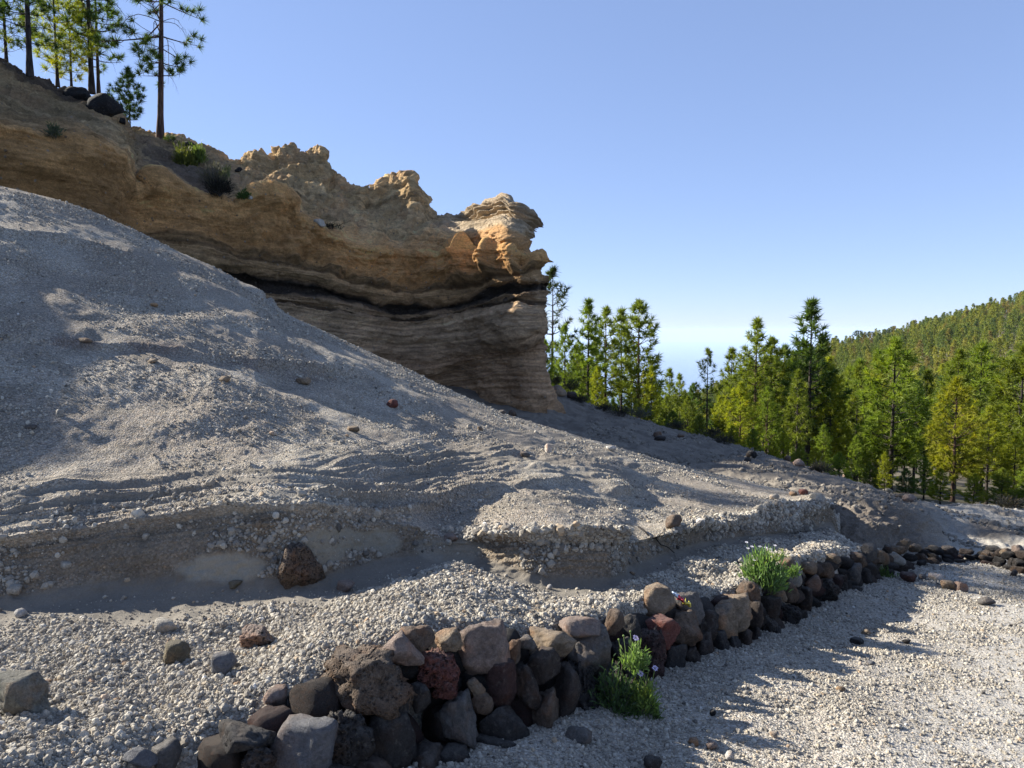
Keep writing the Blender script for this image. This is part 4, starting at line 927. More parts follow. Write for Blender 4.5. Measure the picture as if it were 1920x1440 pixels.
P_ = [(1036, 508, 46, 6, 'k', 'd', 'sparse dark pine half hidden behind the cliff prow', 1.0), (1022, 640, 40, 2, 'b', 'd', 'bright green pine touching the right edge of the cliff', 1.0), (1060, 612, 44, 0, 'b', 'd', 'light green young pine beside the cliff, left of the tall group', .9),
 (1082, 650, 50, 5, 'g', 'd', 'bushy green pine low between the cliff and the tall group', 1.), (1104, 566, 46, 7, 'b', 'd', 'tall slender green pine, leftmost of the tall group by the cliff', 1.15), (1136, 583, 50, 3, 'g', 'r', 'tall pine with a reddish trunk in the middle of the group by the cliff', 1.1),
 (1166, 588, 54, 1, 'g', 'd', 'thin pine with airy crown just left of the group\'s rightmost tree', 1.), (1198, 568, 46, 0, 'g', 'r', 'tall full pine with a curved pale branch, rightmost of the group by the cliff', 1.25), (1120, 690, 42, 5, 'y', 'd', 'short yellowish pine under the tall group', .9), (1222, 690, 44, 3, 'y', 'd', 'low yellow-green pine at the right foot of the tall group', .9),
 (1256, 697, 56, 1, 'g', 'd', 'round-topped pine standing before the sea gap, left side', 1.0), (1275, 706, 66, 3, 'g', 'd', 'small pine directly below the sea gap', 1.), (1300, 722, 70, 0, 'd', 'd', 'dark little pine at the bottom of the sea gap', 1.), (1328, 658, 44, 6, 'g', 'd', 'thin-trunked pine with a round tufted head right of the sea gap', .9),
 (1372, 660, 50, 1, 'g', 'd', 'pine with two rounded tufts left of the tall domed one', 1.), (1419, 606, 46, 3, 'g', 'r', 'tall domed green pine in the middle of the forest edge', 1.15), (1448, 640, 48, 4, 'g', 'd', 'leaning pine crown touching the tall domed pine', 1.1), (1472, 652, 52, 0, 'd', 'd', 'dark pine crown left of the pointed tall pine', 1.),
 (1522, 569, 46, 7, 'd', 'd', 'tallest pointed dark green pine of the forest edge', 1.2), (1390, 720, 36, 2, 'y', 'r', 'broad yellow-green pine on the edge of the hillside', 1.2), (1350, 745, 40, 5, 'y', 'd', 'yellowish bushy pine low on the left of the broad one', 1.), (1440, 730, 38, 4, 'b', 'r', 'full pine with red trunk base behind the hillside edge', 1.1),
 (1497, 700, 40, 3, 'g', 'd', 'dark-stemmed pine below the pointed tall pine', 1.), (1560, 692, 46, 2, 'y', 'd', 'golden yellow round pine right of the pointed tall pine', .9), (1610, 690, 48, 7, 'g', 'd', 'slender green pine between the golden one and the big cone', 1.), (1535, 660, 58, 5, 'd', 'd', 'broad dark crown behind the golden pine', 1.1),
 (1679, 640, 40, 2, 'b', 'd', 'big cone-shaped green pine with thick dark trunk', 1.25), (1650, 760, 42, 5, 'g', 'd', 'shorter green pine at the left of the big cone', 1.), (1720, 720, 46, 4, 'd', 'd', 'dark green pine at the right of the big cone', 1.), (1740, 700, 62, 1, 'g', 'd', 'grey-green pine behind the big cone', 1.),
 (1795, 712, 31, 2, 'o', 'r', 'golden pine with an orange-red trunk and bare low branches', 1.15), (1857, 768, 32, 4, 'y', 'd', 'yellow-green pine with slim dark trunk right of the golden one', 1.2), (1920, 655, 36, 2, 'g', 'd', 'large green pine cut by the right edge', 1.3), (1850, 700, 58, 3, 'y', 'd', 'yellowish pine standing behind, between the golden pine and the right edge', 1.), (1895, 740, 50, 0, 'y', 'd', 'small yellow-green pine near the right edge', 1.),
 (1545, 800, 36, 5, 'b', 'd', 'young bright pine at the foot of the golden yellow one', 1.), (1605, 820, 34, 5, 'b', 'd', 'young green pine beside the rocks of the hillside edge', 1.), (1735, 860, 30, 5, 'b', 'd', 'low bushy young pine at the top right of the dark bank', 1.4), (1660, 850, 33, 5, 'y', 'd', 'small young yellow-green pine before the big cone', 1.1), (1470, 810, 33, 5, 'y', 'd', 'low yellow bushy pine by the hillside edge', 1.3),
 (1250, 745, 38, 5, 'g', 'd', 'bushy pine just over the hillside crest below the sea gap', 1.2), (1185, 725, 38, 4, 'g', 'd', 'bushy pine under the rightmost tall pine', 1.1), (1290, 745, 40, 2, 'g', 'd', 'bushy pine left of the thin-trunked one', 1.1), (1760, 800, 46, 4, 'y', 'd', 'pale yellow pine left of the golden pine', 1.1), (1905, 820, 31, 5, 'y', 'd', 'low bushy pine at the right edge above the sunlit gravel', 1.3), (1960, 720, 34, 4, 'g', 'd', 'pine just past the right edge of the forest', 1.2)]
for q in P_:
    forest_pine(q[0], q[1], q[2], q[3], q[4], q[5], q[6], 'pines of the forest edge', sxy=q[7])
# the ranks behind them
rf = random.Random(12); k = 0; tries = 0; placed = []
while k < 170 and tries < 4000:
    tries += 1
    px = rf.uniform(1010, 2150) if rf.random() < .85 else rf.uniform(960, 1300); t = rf.uniform(48, 150) ** 1.0
    Hh = rf.uniform(6.5, 11.5)
    p = unproj(px, 700, t); z = ground_z(p[0], p[1], ['forest_floor'])
    if z is None: continue
    qx, qy, _ = proj((p[0], p[1], z + Hh)); lim = lin(float(qx), (1000, 640), (1230, 690), (1245, 725), (1300, 742), (1350, 700), (1420, 655), (1560, 650), (1700, 640), (1920, 620), (2200, 600))
    if qy < lim or any((p[0] - a_) ** 2 + (p[1] - b_) ** 2 < 5.5 for a_, b_ in placed): continue
    placed.append((p[0], p[1]))
    put_pine(VAR[rf.randrange(8)], (p[0], p[1], z - .2), Hh / 10, rf.uniform(0, 6.28), tuple(np.array(G[rf.choice('ggyybdo')]) * rf.uniform(.75, 1.1)), BK[rf.choice('dddg')], 'green pine standing among many alike in the ranks behind the forest edge', 'pines in the ranks behind', sxy=rf.uniform(.9, 1.25)); k += 1

# young pines filling the forest edge down to the ground
for px, top, t, g, lab in [(1100, 742, 38, 'b', 'young pine sprouting under the left of the tall group'), (1150, 752, 38, 'y', 'young yellowish pine sprouting under the middle of the tall group'), (1215, 760, 36, 'g', 'young pine right of the bluish grey dead shrub'), (1262, 772, 34, 'd', 'dark young pine on the crest below the sea gap'),
        (1312, 780, 34, 'g', 'young pine between the dark rock and the thin-trunked pine'), (1375, 800, 32, 'y', 'yellowish young pine right of the thin-trunked pine'), (1412, 806, 30, 'b', 'bright young pine under the tall domed pine'), (1450, 830, 29, 'y', 'low yellow sapling on the hillside edge under the domed pine'), (1500, 838, 30, 'g', 'green sapling behind the two rocks of the hillside edge'),
        (1574, 850, 30, 'b', 'green sapling above the flat pinkish rock'), (1632, 868, 30, 'g', 'green sapling left of the grey slab on the bank'), (1700, 880, 29, 'd', 'dark sapling at the foot of the big cone-shaped pine'), (1765, 880, 27, 'y', 'yellow sapling left of the orange-red trunk'), (1828, 890, 27, 'y', 'yellow sapling right of the orange-red trunk'),
        (1880, 880, 27, 'g', 'green sapling behind the low dark scrub line'), (1932, 870, 27, 'b', 'green sapling cut by the right edge over the gravel'), (1345, 790, 40, 'd', 'dark sapling behind the thin-trunked pine'), (1530, 842, 33, 'o', 'brownish sapling behind the dark shrub of the hillside edge')]:
    forest_pine(px, top, t, 5 if g != 'd' else 2, g, 'd', lab, 'young pines at the forest edge', sxy=1.7)

# far hillside: small whole trees
def far_pine_mesh(seed, umbrella=False):
    r = np.random.default_rng(seed); H = 10.
    V, Fc = tube([(0, 0, 0), (.1, 0, H * .5), (0, 0, H * .97)], [.2, .14, .03], 4)
    tri = np.concatenate([Fc[:, [0, 1, 2]], Fc[:, [0, 2, 3]]])
    N_ = 110; f = r.uniform(0, 1, N_) ** .9
    if umbrella: zz = H * (.72 + .25 * f); R = 3.8 * np.sqrt(1 - f * .9)
    else: zz = H * (.22 + .77 * f); R = 1.9 * (1 - f) ** .8 + .2
    a_ = r.uniform(0, 6.28, N_); rr_ = R * r.uniform(.35, 1, N_)
    C = np.stack([np.cos(a_) * rr_, np.sin(a_) * rr_, zz], 1); A = np.stack([np.cos(a_) * .5, np.sin(a_) * .5, np.full(N_, .8)], 1)
    V2, F2, tn = needle_fans(C, A, np.full(N_, .75), 5, .22, r, np.clip(.5 + .18 * r.normal(size=N_), 0, 1))
    me = raw_mesh('far_pine', np.concatenate([V, V2]), np.concatenate([tri, F2 + len(V)]), 3)
    set_attr(me, 'tone', np.concatenate([np.full(len(V), .5), tn])); me.materials.append(M_needle); me.materials.append(M_bark)
    mi = np.zeros(len(me.polygons), np.int32); mi[:len(tri)] = 1; me.polygons.foreach_set('material_index', mi); return me
FAR = [far_pine_mesh(70 + k) for k in range(6)]; UMB = far_pine_mesh(90, True)
pts = []
rn = np.random.default_rng(21)
gx, gt = FF['PX'], FF['T']
cell = [(i, j) for i in range(gx.shape[0] - 1) for j in range(gx.shape[1] - 1) if 145 < gt[i, j] < 640 and 1150 < gx[i, j] < 3400]
ar = np.array([np.linalg.norm(np.cross(FF['P'][i + 1, j] - FF['P'][i, j], FF['P'][i, j + 1] - FF['P'][i, j])) for i, j in cell])
Nf = 6500
for c_ in rn.choice(len(cell), Nf, p=ar / ar.sum()):
    i, j = cell[c_]; a_, b_ = rn.random(2)
    pts.append(FF['P'][i, j] * (1 - a_) * (1 - b_) + FF['P'][i + 1, j] * a_ * (1 - b_) + FF['P'][i, j + 1] * (1 - a_) * b_ + FF['P'][i + 1, j + 1] * a_ * b_)
pts = np.array(pts); qx, qy, qt = proj(pts)
clear = fbm(pts * .018 + 3, 2); pts = pts[(clear < .42) | (qt > 450)]; qx, qy, qt = proj(pts)
vis = (qx > 1230) & (qx < 1935)
order = np.argsort(np.where(vis, qt, 1e9)); ind = order[:250]; rest = order[250:]
def far_col(): return tuple(np.array(G[rf.choice('ggydbo')]) * rf.uniform(.7, 1.15))
for i in ind:
    o = bpy.data.objects.new('distant_pine', FAR[rf.randrange(6)]); COL.objects.link(o); o.location = pts[i].tolist()
    s_ = rf.uniform(.75, 1.35); o.scale = (s_ * 1.15, s_ * 1.15, s_); o.rotation_euler = (0, 0, rf.uniform(0, 6.28)); o.color = (*far_col(), 1)
    o['label'] = 'small distant pine among the many alike on the lower far hill'; o['category'] = 'pine tree'; o['group'] = 'distant pines on the lower far hill'
for (px, py, t, s_, lab) in [(1610, 619, 560, 1.5, 'dark umbrella-shaped pine on the far ridge, leftmost of three'), (1633, 621, 560, 1.2, 'dark umbrella-shaped pine on the far ridge, middle one of three'), (1668, 617, 560, 1.7, 'dark broad-crowned pine on the far ridge, rightmost of three')]:
    p = unproj(px, py, t); z = ground_z(p[0], p[1], ['forest_floor'], p[2] - 10)
    o = bpy.data.objects.new('umbrella_pine', UMB); COL.objects.link(o); hh = max(p[2] - z, 9.) / 10; o.location = (p[0], p[1], p[2] - hh * 10); o.scale = (s_, s_, hh); o.color = (*G['k'], 1)
    o['label'] = lab; o['category'] = 'pine tree'; o['group'] = 'umbrella pines on the ridge'

def instancer(name, pts_, rot, scl, tone, builder, mats, **props):
    """points as a mesh with attributes, instanced with one of several pieces through geometry nodes"""
    me = bpy.data.meshes.new(name); me.vertices.add(len(pts_)); me.vertices.foreach_set('co', np.asarray(pts_, np.float32).ravel())
    set_attr(me, 'rot', rot, 'FLOAT_VECTOR'); set_attr(me, 'scl', scl, 'FLOAT_VECTOR'); set_attr(me, 'tone', tone)
    o = bpy.data.objects.new(name, me); COL.objects.link(o)
    for k_, v_ in props.items(): o[k_] = v_
    ng = bpy.data.node_groups.new(name, 'GeometryNodeTree')
    ng.interface.new_socket('Geometry', in_out='INPUT', socket_type='NodeSocketGeometry'); ng.interface.new_socket('Geometry', in_out='OUTPUT', socket_type='NodeSocketGeometry')
    N_ = ng.nodes; Lk = ng.links; gi = N_.new('NodeGroupInput'); go = N_.new('NodeGroupOutput')
    join = N_.new('GeometryNodeJoinGeometry')
    for g_ in builder(ng): 
        gti = N_.new('GeometryNodeGeometryToInstance'); Lk.new(g_, gti.inputs[0]); Lk.new(gti.outputs[0], join.inputs[0])
    iop = N_.new('GeometryNodeInstanceOnPoints'); Lk.new(gi.outputs[0], iop.inputs['Points']); Lk.new(join.outputs[0], iop.inputs['Instance'])
    iop.inputs['Pick Instance'].default_value = True
    def nat(nm, ty):
        x = N_.new('GeometryNodeInputNamedAttribute'); x.data_type = ty; x.inputs[0].default_value = nm; return x.outputs[0]
    ri = N_.new('FunctionNodeRandomValue'); ri.data_type = 'INT'; ri.inputs[4].default_value = 0; ri.inputs[5].default_value = 5
    Lk.new(ri.outputs[2], iop.inputs['Instance Index'])
    Lk.new(nat('rot', 'FLOAT_VECTOR'), iop.inputs['Rotation']); Lk.new(nat('scl', 'FLOAT_VECTOR'), iop.inputs['Scale'])
    Lk.new(iop.outputs[0], go.inputs[0])
    md = o.modifiers.new('scatter', 'NODES'); md.node_group = ng
    return o
# hill forest mass: its own needle material reads the per-tree tone
def mat_forest_mass():
    m, nt = new_mat('forest_mass_needles'); b = NB(nt)
    a_ = b.n('ShaderNodeAttribute', attribute_name='tone', attribute_type='INSTANCER').outputs['Fac']; t_ = b.attr('tone').outputs['Fac']
    c = b.mix(1., b.ramp(a_, [(0, (.09, .13, .03)), (.3, (.15, .19, .03)), (.6, (.22, .235, .03)), (.85, (.27, .26, .035)), (1, (.23, .18, .045))]), b.ramp(t_, [(0, .5), (.5, 1.), (1, 1.7)]), 'MULTIPLY')
    tr = b.n('ShaderNodeBsdfTranslucent'); b.l(c, tr.inputs[0]); mx = b.n('ShaderNodeMixShader'); mx.inputs[0].default_value = .35
    b.l(b.bsdf(c, .7).outputs[0], mx.inputs[1]); b.l(tr.outputs[0], mx.inputs[2]); b.out(mx.outputs[0]); return m
M_mass = mat_forest_mass()
def mass_builder(ng):
    outs = []
    for k_ in range(6):
        # a far tree mesh carried by one of the distant pines already standing on the hill
        src = next(o_ for o_ in bpy.data.objects if o_.name.startswith('distant_pine') and o_.data == FAR[k_])
        oi = ng.nodes.new('GeometryNodeObjectInfo'); oi.inputs[0].default_value = src
        sm = ng.nodes.new('GeometryNodeSetMaterial'); sm.inputs['Material'].default_value = M_mass; ng.links.new(oi.outputs['Geometry'], sm.inputs[0]); outs.append(sm.outputs[0])
    return outs
nr = len(rest); sc_ = rn.uniform(.75, 1.5, nr)
instancer('pine_forest', pts[rest], np.stack([np.zeros(nr), np.zeros(nr), rn.uniform(0, 6.28, nr)], 1), np.stack([sc_ * 1.15, sc_ * 1.15, sc_], 1), np.clip(.5 + .28 * rn.normal(size=nr) + .2 * fbm(pts[rest] * .01, 2), 0, 1), mass_builder, None, kind='stuff', label='pine forest covering the far hill')

# ---- the pines on the cliff top, left
def cliff_pine(meshes, px, base_py, t, scale, rz, g, bk, label, sxy=1.):
    scale *= t / 26
    p = unproj(px, base_py + 3, t); return put_pine(meshes, tuple(p), scale, rz, G[g], BK[bk], label, 'pines on the cliff top', sxy=sxy)
def tdepth(px, py, d):
    h = ray(px, py + 4, ['cliff']); return h[2] if h else d
big = pine_meshes(201, H=11, cb=.2, R=2.0, whorls=19, tsize=.28, n=60, wid=.022, droop=.38, sparse=1.25, bare=.25, shape=1., trunk_r=.115, lean=.12, sides=12)
tall = pine_meshes(202, H=10, cb=.12, R=1.6, whorls=19, tsize=.3, n=50, wid=.024, droop=.15, sparse=1.35, bare=.2, trunk_r=.095, sides=9)
bushy = pine_meshes(203, H=6, cb=.1, R=1.6, whorls=13, tsize=.3, n=34, wid=.022, sparse=1.8, trunk_r=.07)
small = pine_meshes(204, H=3, cb=.12, R=1.0, whorls=10, tsize=.26, n=46, wid=.024, sparse=2.6, trunk_r=.04)
def TD(px, py): return tdepth(px, py, 26) + .1
cliff_pine(big, 303, 258, TD(303, 258), 1.0, 0.4, 'd', 'r', 'tall pine with bare drooping lower branches alone at the edge of the cliff top', 1.0)
cliff_pine(tall, 171, 172, TD(171, 176), 1.0, 1.4, 'd', 'd', 'tall dark-trunked pine behind the black boulder', 1.0)
cliff_pine(tall, 186, 176, TD(186, 180) + 1.5, .8, 4.0, 'd', 'd', 'thin pale-stemmed pine just right of the dark-trunked one', .8)
cliff_pine(tall, 56, 142, TD(56, 148), 1.0, 2.6, 'd', 'd', 'tall pine near the left edge of the cliff top', 1.1)
cliff_pine(bushy, 135, 168, TD(135, 172) + 2.5, .62, .5, 'o', 'd', 'yellow bushy pine between the tall cliff-top pines', 1.15)
cliff_pine(bushy, 108, 160, TD(108, 166) + 2.0, .78, 2.5, 'y', 'd', 'yellow-green bushy pine left of the yellow one', 1.1)
cliff_pine(small, 244, 236, TD(244, 240) + .4, .62, 1.0, 'd', 'd', 'small round pine between the black boulder and the tall lone pine', 1.1)
cliff_pine(bushy, 12, 124, TD(12, 130) + 1.5, .9, 3.0, 'g', 'd', 'green pine cut by the left edge of the photo')

# the stand goes on along the cliff top beyond the left edge; its shade dapples the pumice slope
for i, (px, t, sc_, m_) in enumerate([(-130, 21, .8, tall), (-210, 18.5, .75, tall), (-330, 19, .8, big), (-640, 17, .7, big), (-300, 23, .9, tall), (-760, 18, .8, tall)]):
    p = unproj(px, 300, t); z = ground_z(p[0], p[1], ['cliff'], None)
    if z is not None: put_pine(m_, (p[0], p[1], z), sc_, i * 1.3, G['d'], BK['d'], 'pine of the cliff-top stand beyond the left edge of the photo', 'pines beyond the left edge')

# ================================================================== small plants
def leaf_tuft(C, A, L_, wid, r, tone):
    """narrow diamond leaves"""
    n = len(C); Sd = np.cross(A, r.normal(size=(n, 3))); Sd /= np.linalg.norm(Sd, axis=1)[:, None]
    mid = C + A * (L_ * .55)[:, None]; tip = C + A * L_[:, None] + np.array([0, 0, -.1]) * L_[:, None]
    V = np.stack([C, mid + Sd * wid / 2, tip, mid - Sd * wid / 2], 1).reshape(-1, 3)
    return V, np.arange(4 * n).reshape(-1, 4), np.repeat(tone, 4)
def flower(parent, p, r, m, rad=.016, up=(0, -.3, 1)):
    a_ = Acc(); u = Vector(up).normalized(); q = u.to_track_quat('Z', 'Y')
    for k_ in range(11):
        a0 = k_ * 6.283 / 11 + r.uniform(-.1, .1); R1 = rad * r.uniform(.8, 1.1)
        loc = [(.15 * R1 * math.cos(a0), .15 * R1 * math.sin(a0), 0), (R1 * .8 * math.cos(a0 - .22), R1 * .8 * math.sin(a0 - .22), .003), (R1 * math.cos(a0), R1 * math.sin(a0), .001), (R1 * .8 * math.cos(a0 + .22), R1 * .8 * math.sin(a0 + .22), .003)]
        a_.add(np.array([(q @ Vector(v))[:] for v in loc]) + p, np.array([[0, 1, 2, 3]]))
    D, Fc = ico(1); V = D * rad * .3 * np.array([1, 1, .6]) + p
    a_.add(V, np.array([[f_[0], f_[1], f_[2], f_[2]] for f_ in Fc])[:, :4] if False else np.concatenate([Fc, Fc[:, 2:3]], 1))
    me = a_.mesh('flower', 4); me.validate(); return link('flower', me, m, parent, False)
def bush(name, px, py, w_, h_, colr, label, n=700, leaf=.07, wid=.011, spread=.9, flowers=(), fm=None, t=None, cat='plant', hang=0., lumps=1, bark=True, seed=5, tone_sd=.18, upb=.9):
    r = np.random.default_rng(seed)
    if t is None: h = ray(px, py + h_ * .42); t = h[2]
    base = unproj(px, py + h_ * .5, t); k_ = t / F
    W_, H_ = w_ * k_ / 2, h_ * k_
    root = bpy.data.objects.new(name, None); COL.objects.link(root); root['label'] = label; root['category'] = cat
    St = Acc(); Cc, Aa, Ll, Tt = [], [], [], []
    ns = max(8, n // 22)
    for i in range(ns):
        a0 = r.uniform(0, 6.28); rr_ = math.sqrt(r.random()); el = r.uniform(.35, 1.0)
        tip = np.array([math.cos(a0) * rr_ * W_, math.sin(a0) * rr_ * W_ * .8, H_ * (1 - .45 * rr_ ** 2) * el * (1 - hang)])
        p1 = base + tip; V, Fc = tube([base, base + tip * .5 + [0, 0, .1 * H_ * rr_], p1], [.004 * H_ / .3, .003 * H_ / .3, .0015], 3); St.add(V, Fc)
        m_ = 22
        f = r.uniform(.35, 1.0, m_)[:, None]; C = base + tip * f + r.normal(size=(m_, 3)) * leaf * .28
        A = tip / (np.linalg.norm(tip) + 1e-6) * .6 + np.array([0, 0, upb * .6]) + r.normal(size=(m_, 3)) * .38 * spread; A /= np.linalg.norm(A, axis=1)[:, None]
        Cc.append(C); Aa.append(A); Ll.append(leaf * r.uniform(.6, 1.15, m_)); Tt.append(np.clip(.5 + tone_sd * r.normal(size=m_) + (.35 if r.random() < .05 else 0), 0, 1))
    Lf = Acc(); V, Fc, tn = leaf_tuft(np.concatenate(Cc), np.concatenate(Aa), np.concatenate(Ll), wid, r, np.concatenate(Tt)); Lf.add(V, Fc, tn)
    link('stems', St.mesh('stems', 4), M_twig, root)
    o = link('leaves', Lf.mesh('leaves', 4), M_leaf, root, False); o.color = (*colr, 1)
    for (fx, fy, sx_) in flowers:
        p = unproj(fx, fy, t - .03); b0 = unproj(fx + (px - fx) * .25, fy + sx_, t - .01)
        V, Fc = tube([b0, (b0 + p) / 2 + [.004, 0, 0], p], [.0022, .0018, .0016], 4); a_ = Acc(); a_.add(V, Fc); link('flower_stem', a_.mesh('flower_stem', 4), M_stem, root)
        flower(root, p, r, fm, .017 if fm is M_petal else .014)
    return root
tb = float(t_wall(np.array(1435.), np.array(1085.))) + .12
bush('daisy_bush', 1432, 1070, 86, 84, (.135, .215, .08), 'bright green leafy daisy bush growing on top of the wall', 2600, .07, .011, .7, [(1400, 1017, 40), (1402, 1028, 30), (1410, 1025, 34), (1425, 1025, 34), (1436, 1027, 30), (1453, 1023, 34), (1445, 1030, 28), (1414, 1050, 16)], M_white, t=tb, seed=4)
bush('daisy_bush', 1488, 1073, 26, 26, (.13, .21, .06), 'small green sprig among pale stones right of the big green bush', 220, .05, .009, .9, (), None, t=tb + .1, seed=6)
bush('daisy_bush', 1462, 1042, 30, 22, (.18, .21, .07), 'thin yellow-green seedlings on the gravel behind the big green bush', 160, .045, .007, .9, (), None, t=tb + .5, seed=8)
tc_ = float(t_wall(np.array(1190.), np.array(1300.))) - .28
def lilac():
    root = bush('lilac_flower_plant', 1156, 1300, 96, 132, (.075, .125, .05), 'green plant with lilac flowers growing from the foot of the wall', 2300, .05, .008, 1.1, (), None, t=tc_, seed=9, upb=.5)
    r = np.random.default_rng(10)
    for (px, py, w_, h_, n_, c_) in ((1205, 1300, 52, 84, 900, (.17, .24, .07)), (1190, 1236, 48, 58, 560, (.16, .24, .08)), (1178, 1345, 80, 56, 700, (.085, .135, .05)), (1222, 1340, 34, 40, 200, (.11, .16, .06))):
        sub = bush('tmp', px, py, w_, h_, c_, 'x', n_, .046, .008, 1.0, (), None, t=tc_ - .02, seed=int(px))
        for ch in list(sub.children): ch.parent = root
        bpy.data.objects.remove(sub)
    for (fx, fy, L_, m_) in ((1192, 1196, 44, M_petal), (1228, 1253, 40, M_petal), (1201, 1263, 22, M_petal), (1160, 1199, 46, M_stem), (1169, 1192, 50, M_stem), (1182, 1184, 52, M_stem), (1198, 1203, 30, M_stem), (1197, 1222, 20, M_stem), (1216, 1257, 26, M_stem)):
        p = unproj(fx, fy, tc_ - .05); b0 = unproj(fx + (1188 - fx) * .25, fy + L_, tc_ - .03)
        V, Fc = tube([b0, (b0 + p) / 2 + [.003, 0, 0], p], [.002, .0017, .0015], 4); a_ = Acc(); a_.add(V, Fc); link('flower_stem', a_.mesh('flower_stem', 4), M_stem, root)
        if m_ is M_petal: flower(root, p, r, m_, .017, (.1, -.6, .8))
        else:
            D, Fc = ico(1); a_ = Acc(); a_.add(D * .006 + p, Fc); link('bud', a_.mesh('bud', 3), M_stem, root)
lilac()
tw = float(t_wall(np.array(1660.), np.array(1085.))) - .05
bush('green_plant', 1660, 1082, 46, 30, (.07, .11, .04), 'low green plant in the shade at the foot of the far wall', 520, .07, .012, 1.1, (), None, t=tw, seed=12)
# cliff-top shrubs
def cl_t(px, py, d=22.): h = ray(px, py, ['cliff']); return (h[2] if h else d) - .15
bush('cliff_bush', 346, 296, 44, 52, (.14, .15, .035), 'yellow-green broom bush on the cliff top right of the tall pine', 1500, .22, .03, .8, t=cl_t(346, 312), cat='bush', seed=20)
bush('cliff_bush', 372, 290, 26, 40, (.12, .16, .035), 'bright green upright bush touching the yellow-green broom', 700, .22, .03, .6, t=cl_t(372, 306), cat='bush', seed=21)
bush('dry_shrub', 404, 330, 52, 56, (.11, .10, .075), 'grey dry shrub below the green broom bushes', 800, .22, .018, 1.2, t=cl_t(404, 350), cat='shrub', seed=22)
bush('dry_shrub', 412, 352, 50, 34, (.02, .018, .016), 'blackened dead shrub lying on the cliff terrace', 900, .2, .02, 1.2, t=cl_t(412, 364) - .2, cat='shrub', seed=23)
bush('cliff_bush', 424, 326, 16, 28, (.16, .18, .09), 'pale green spiky plant right of the grey dry shrub', 260, .2, .03, .6, t=cl_t(424, 342), cat='bush', seed=24)
bush('cliff_bush', 459, 366, 24, 16, (.05, .09, .02), 'small dark green bush beside the white stone on the cliff edge', 350, .14, .025, 1., t=cl_t(459, 370), cat='bush', seed=25)
bush('cliff_bush', 104, 246, 26, 24, (.09, .10, .065), 'grey-green bush in the gully of the left cliff', 300, .15, .025, 1., t=cl_t(104, 252), cat='bush', seed=26)
bush('dry_shrub', 622, 424, 46, 12, (.03, .027, .024), 'dead black brush strip on the cliff terrace right of the pale stone', 400, .12, .015, 1.2, t=cl_t(622, 428), cat='shrub', seed=27)
bush('cliff_bush', 321, 260, 22, 10, (.05, .075, .03), 'low dark cushion plant at the foot of the tall lone pine', 260, .12, .02, 1., t=cl_t(321, 268, 24), cat='bush', seed=28)
for i, (px, py, w_, h_, lab) in enumerate([(1046, 714, 38, 20, 'black spiky dead shrub right beside the cliff foot'), (1070, 720, 30, 24, 'black spiky dead shrub one step right of the cliff foot'), (1090, 750, 26, 12, 'flat dark shrub on the hillside crest below the first pines'), (1128, 764, 34, 16, 'dark dead shrub on the crest under the tall pine group'), (1160, 772, 38, 20, 'dead black shrub on the crest right of the group\'s middle'), (1200, 772, 46, 24, 'bluish grey dead shrub under the rightmost tall pine'), (1268, 800, 40, 12, 'low dark shrub on the crest beneath the sea gap'), (1335, 812, 34, 18, 'dark shrub on the crest at the thin-trunked pine'), (1360, 826, 40, 14, 'low grey shrub right of the thin-trunked pine\'s foot'), (1540, 880, 34, 16, 'dark shrub behind the rocks of the hillside edge'), (1890, 946, 60, 12, 'low dark scrub line behind the sunlit gravel at the right')]):
    h = ray(px, py + h_ * .45, ['hillside']); t = h[2] if h else float(top_edge_t(np.array([float(px)]))[0])
    bush('dead_shrub', px, py, w_, h_, (.045, .042, .042) if i != 5 else (.09, .095, .11), lab, 420, .2, .016, 1.2, t=t, cat='shrub', seed=40 + i)

# ================================================================== gravel: real pebbles, too many to count
def mat_gravel():
    m, nt = new_mat('gravel_pebble'); b = NB(nt)
    tone = b.n('ShaderNodeAttribute', attribute_name='tone', attribute_type='INSTANCER').outputs['Fac']
    c = b.ramp(tone, [(0, (.07, .062, .052)), (.10, (.15, .135, .115)), (.3, (.24, .212, .172)), (.6, (.35, .314, .254)), (.85, (.47, .43, .355)), (.92, (.38, .31, .215)), (.97, (.34, .235, .15)), (1, (.58, .55, .49))])
    n = b.noise(b.pos(), 150, 4, .7); c = b.mix(.6, c, b.ramp(n, [(.3, .65), (.5, 1.), (.7, 1.3)]), 'MULTIPLY')
    b.out(b.bsdf(c, .95, b.bump(n, .7, .004), .1).outputs[0]); return m
M_gravel = mat_gravel()
def peb_builder(ng):
    outs = []
    for k_ in range(6):
        ic = ng.nodes.new('GeometryNodeMeshIcoSphere'); ic.inputs['Radius'].default_value = 1.0; ic.inputs['Subdivisions'].default_value = 2
        nz = ng.nodes.new('ShaderNodeTexNoise'); nz.noise_dimensions = '4D'; nz.inputs['W'].default_value = k_ * 3.7; nz.inputs['Scale'].default_value = .9; nz.inputs['Detail'].default_value = 2
        sub = ng.nodes.new('ShaderNodeVectorMath'); sub.operation = 'SUBTRACT'; ng.links.new(nz.outputs['Color'], sub.inputs[0]); sub.inputs[1].default_value = (.5, .5, .5)
        sc2 = ng.nodes.new('ShaderNodeVectorMath'); sc2.operation = 'SCALE'; ng.links.new(sub.outputs[0], sc2.inputs[0]); sc2.inputs['Scale'].default_value = 1.9
        sp = ng.nodes.new('GeometryNodeSetPosition'); ng.links.new(ic.outputs[0], sp.inputs[0]); ng.links.new(sc2.outputs[0], sp.inputs['Offset'])
        sm = ng.nodes.new('GeometryNodeSetMaterial'); sm.inputs['Material'].default_value = M_gravel; ng.links.new(sp.outputs[0], sm.inputs[0]); outs.append(sm.outputs[0])
    return outs
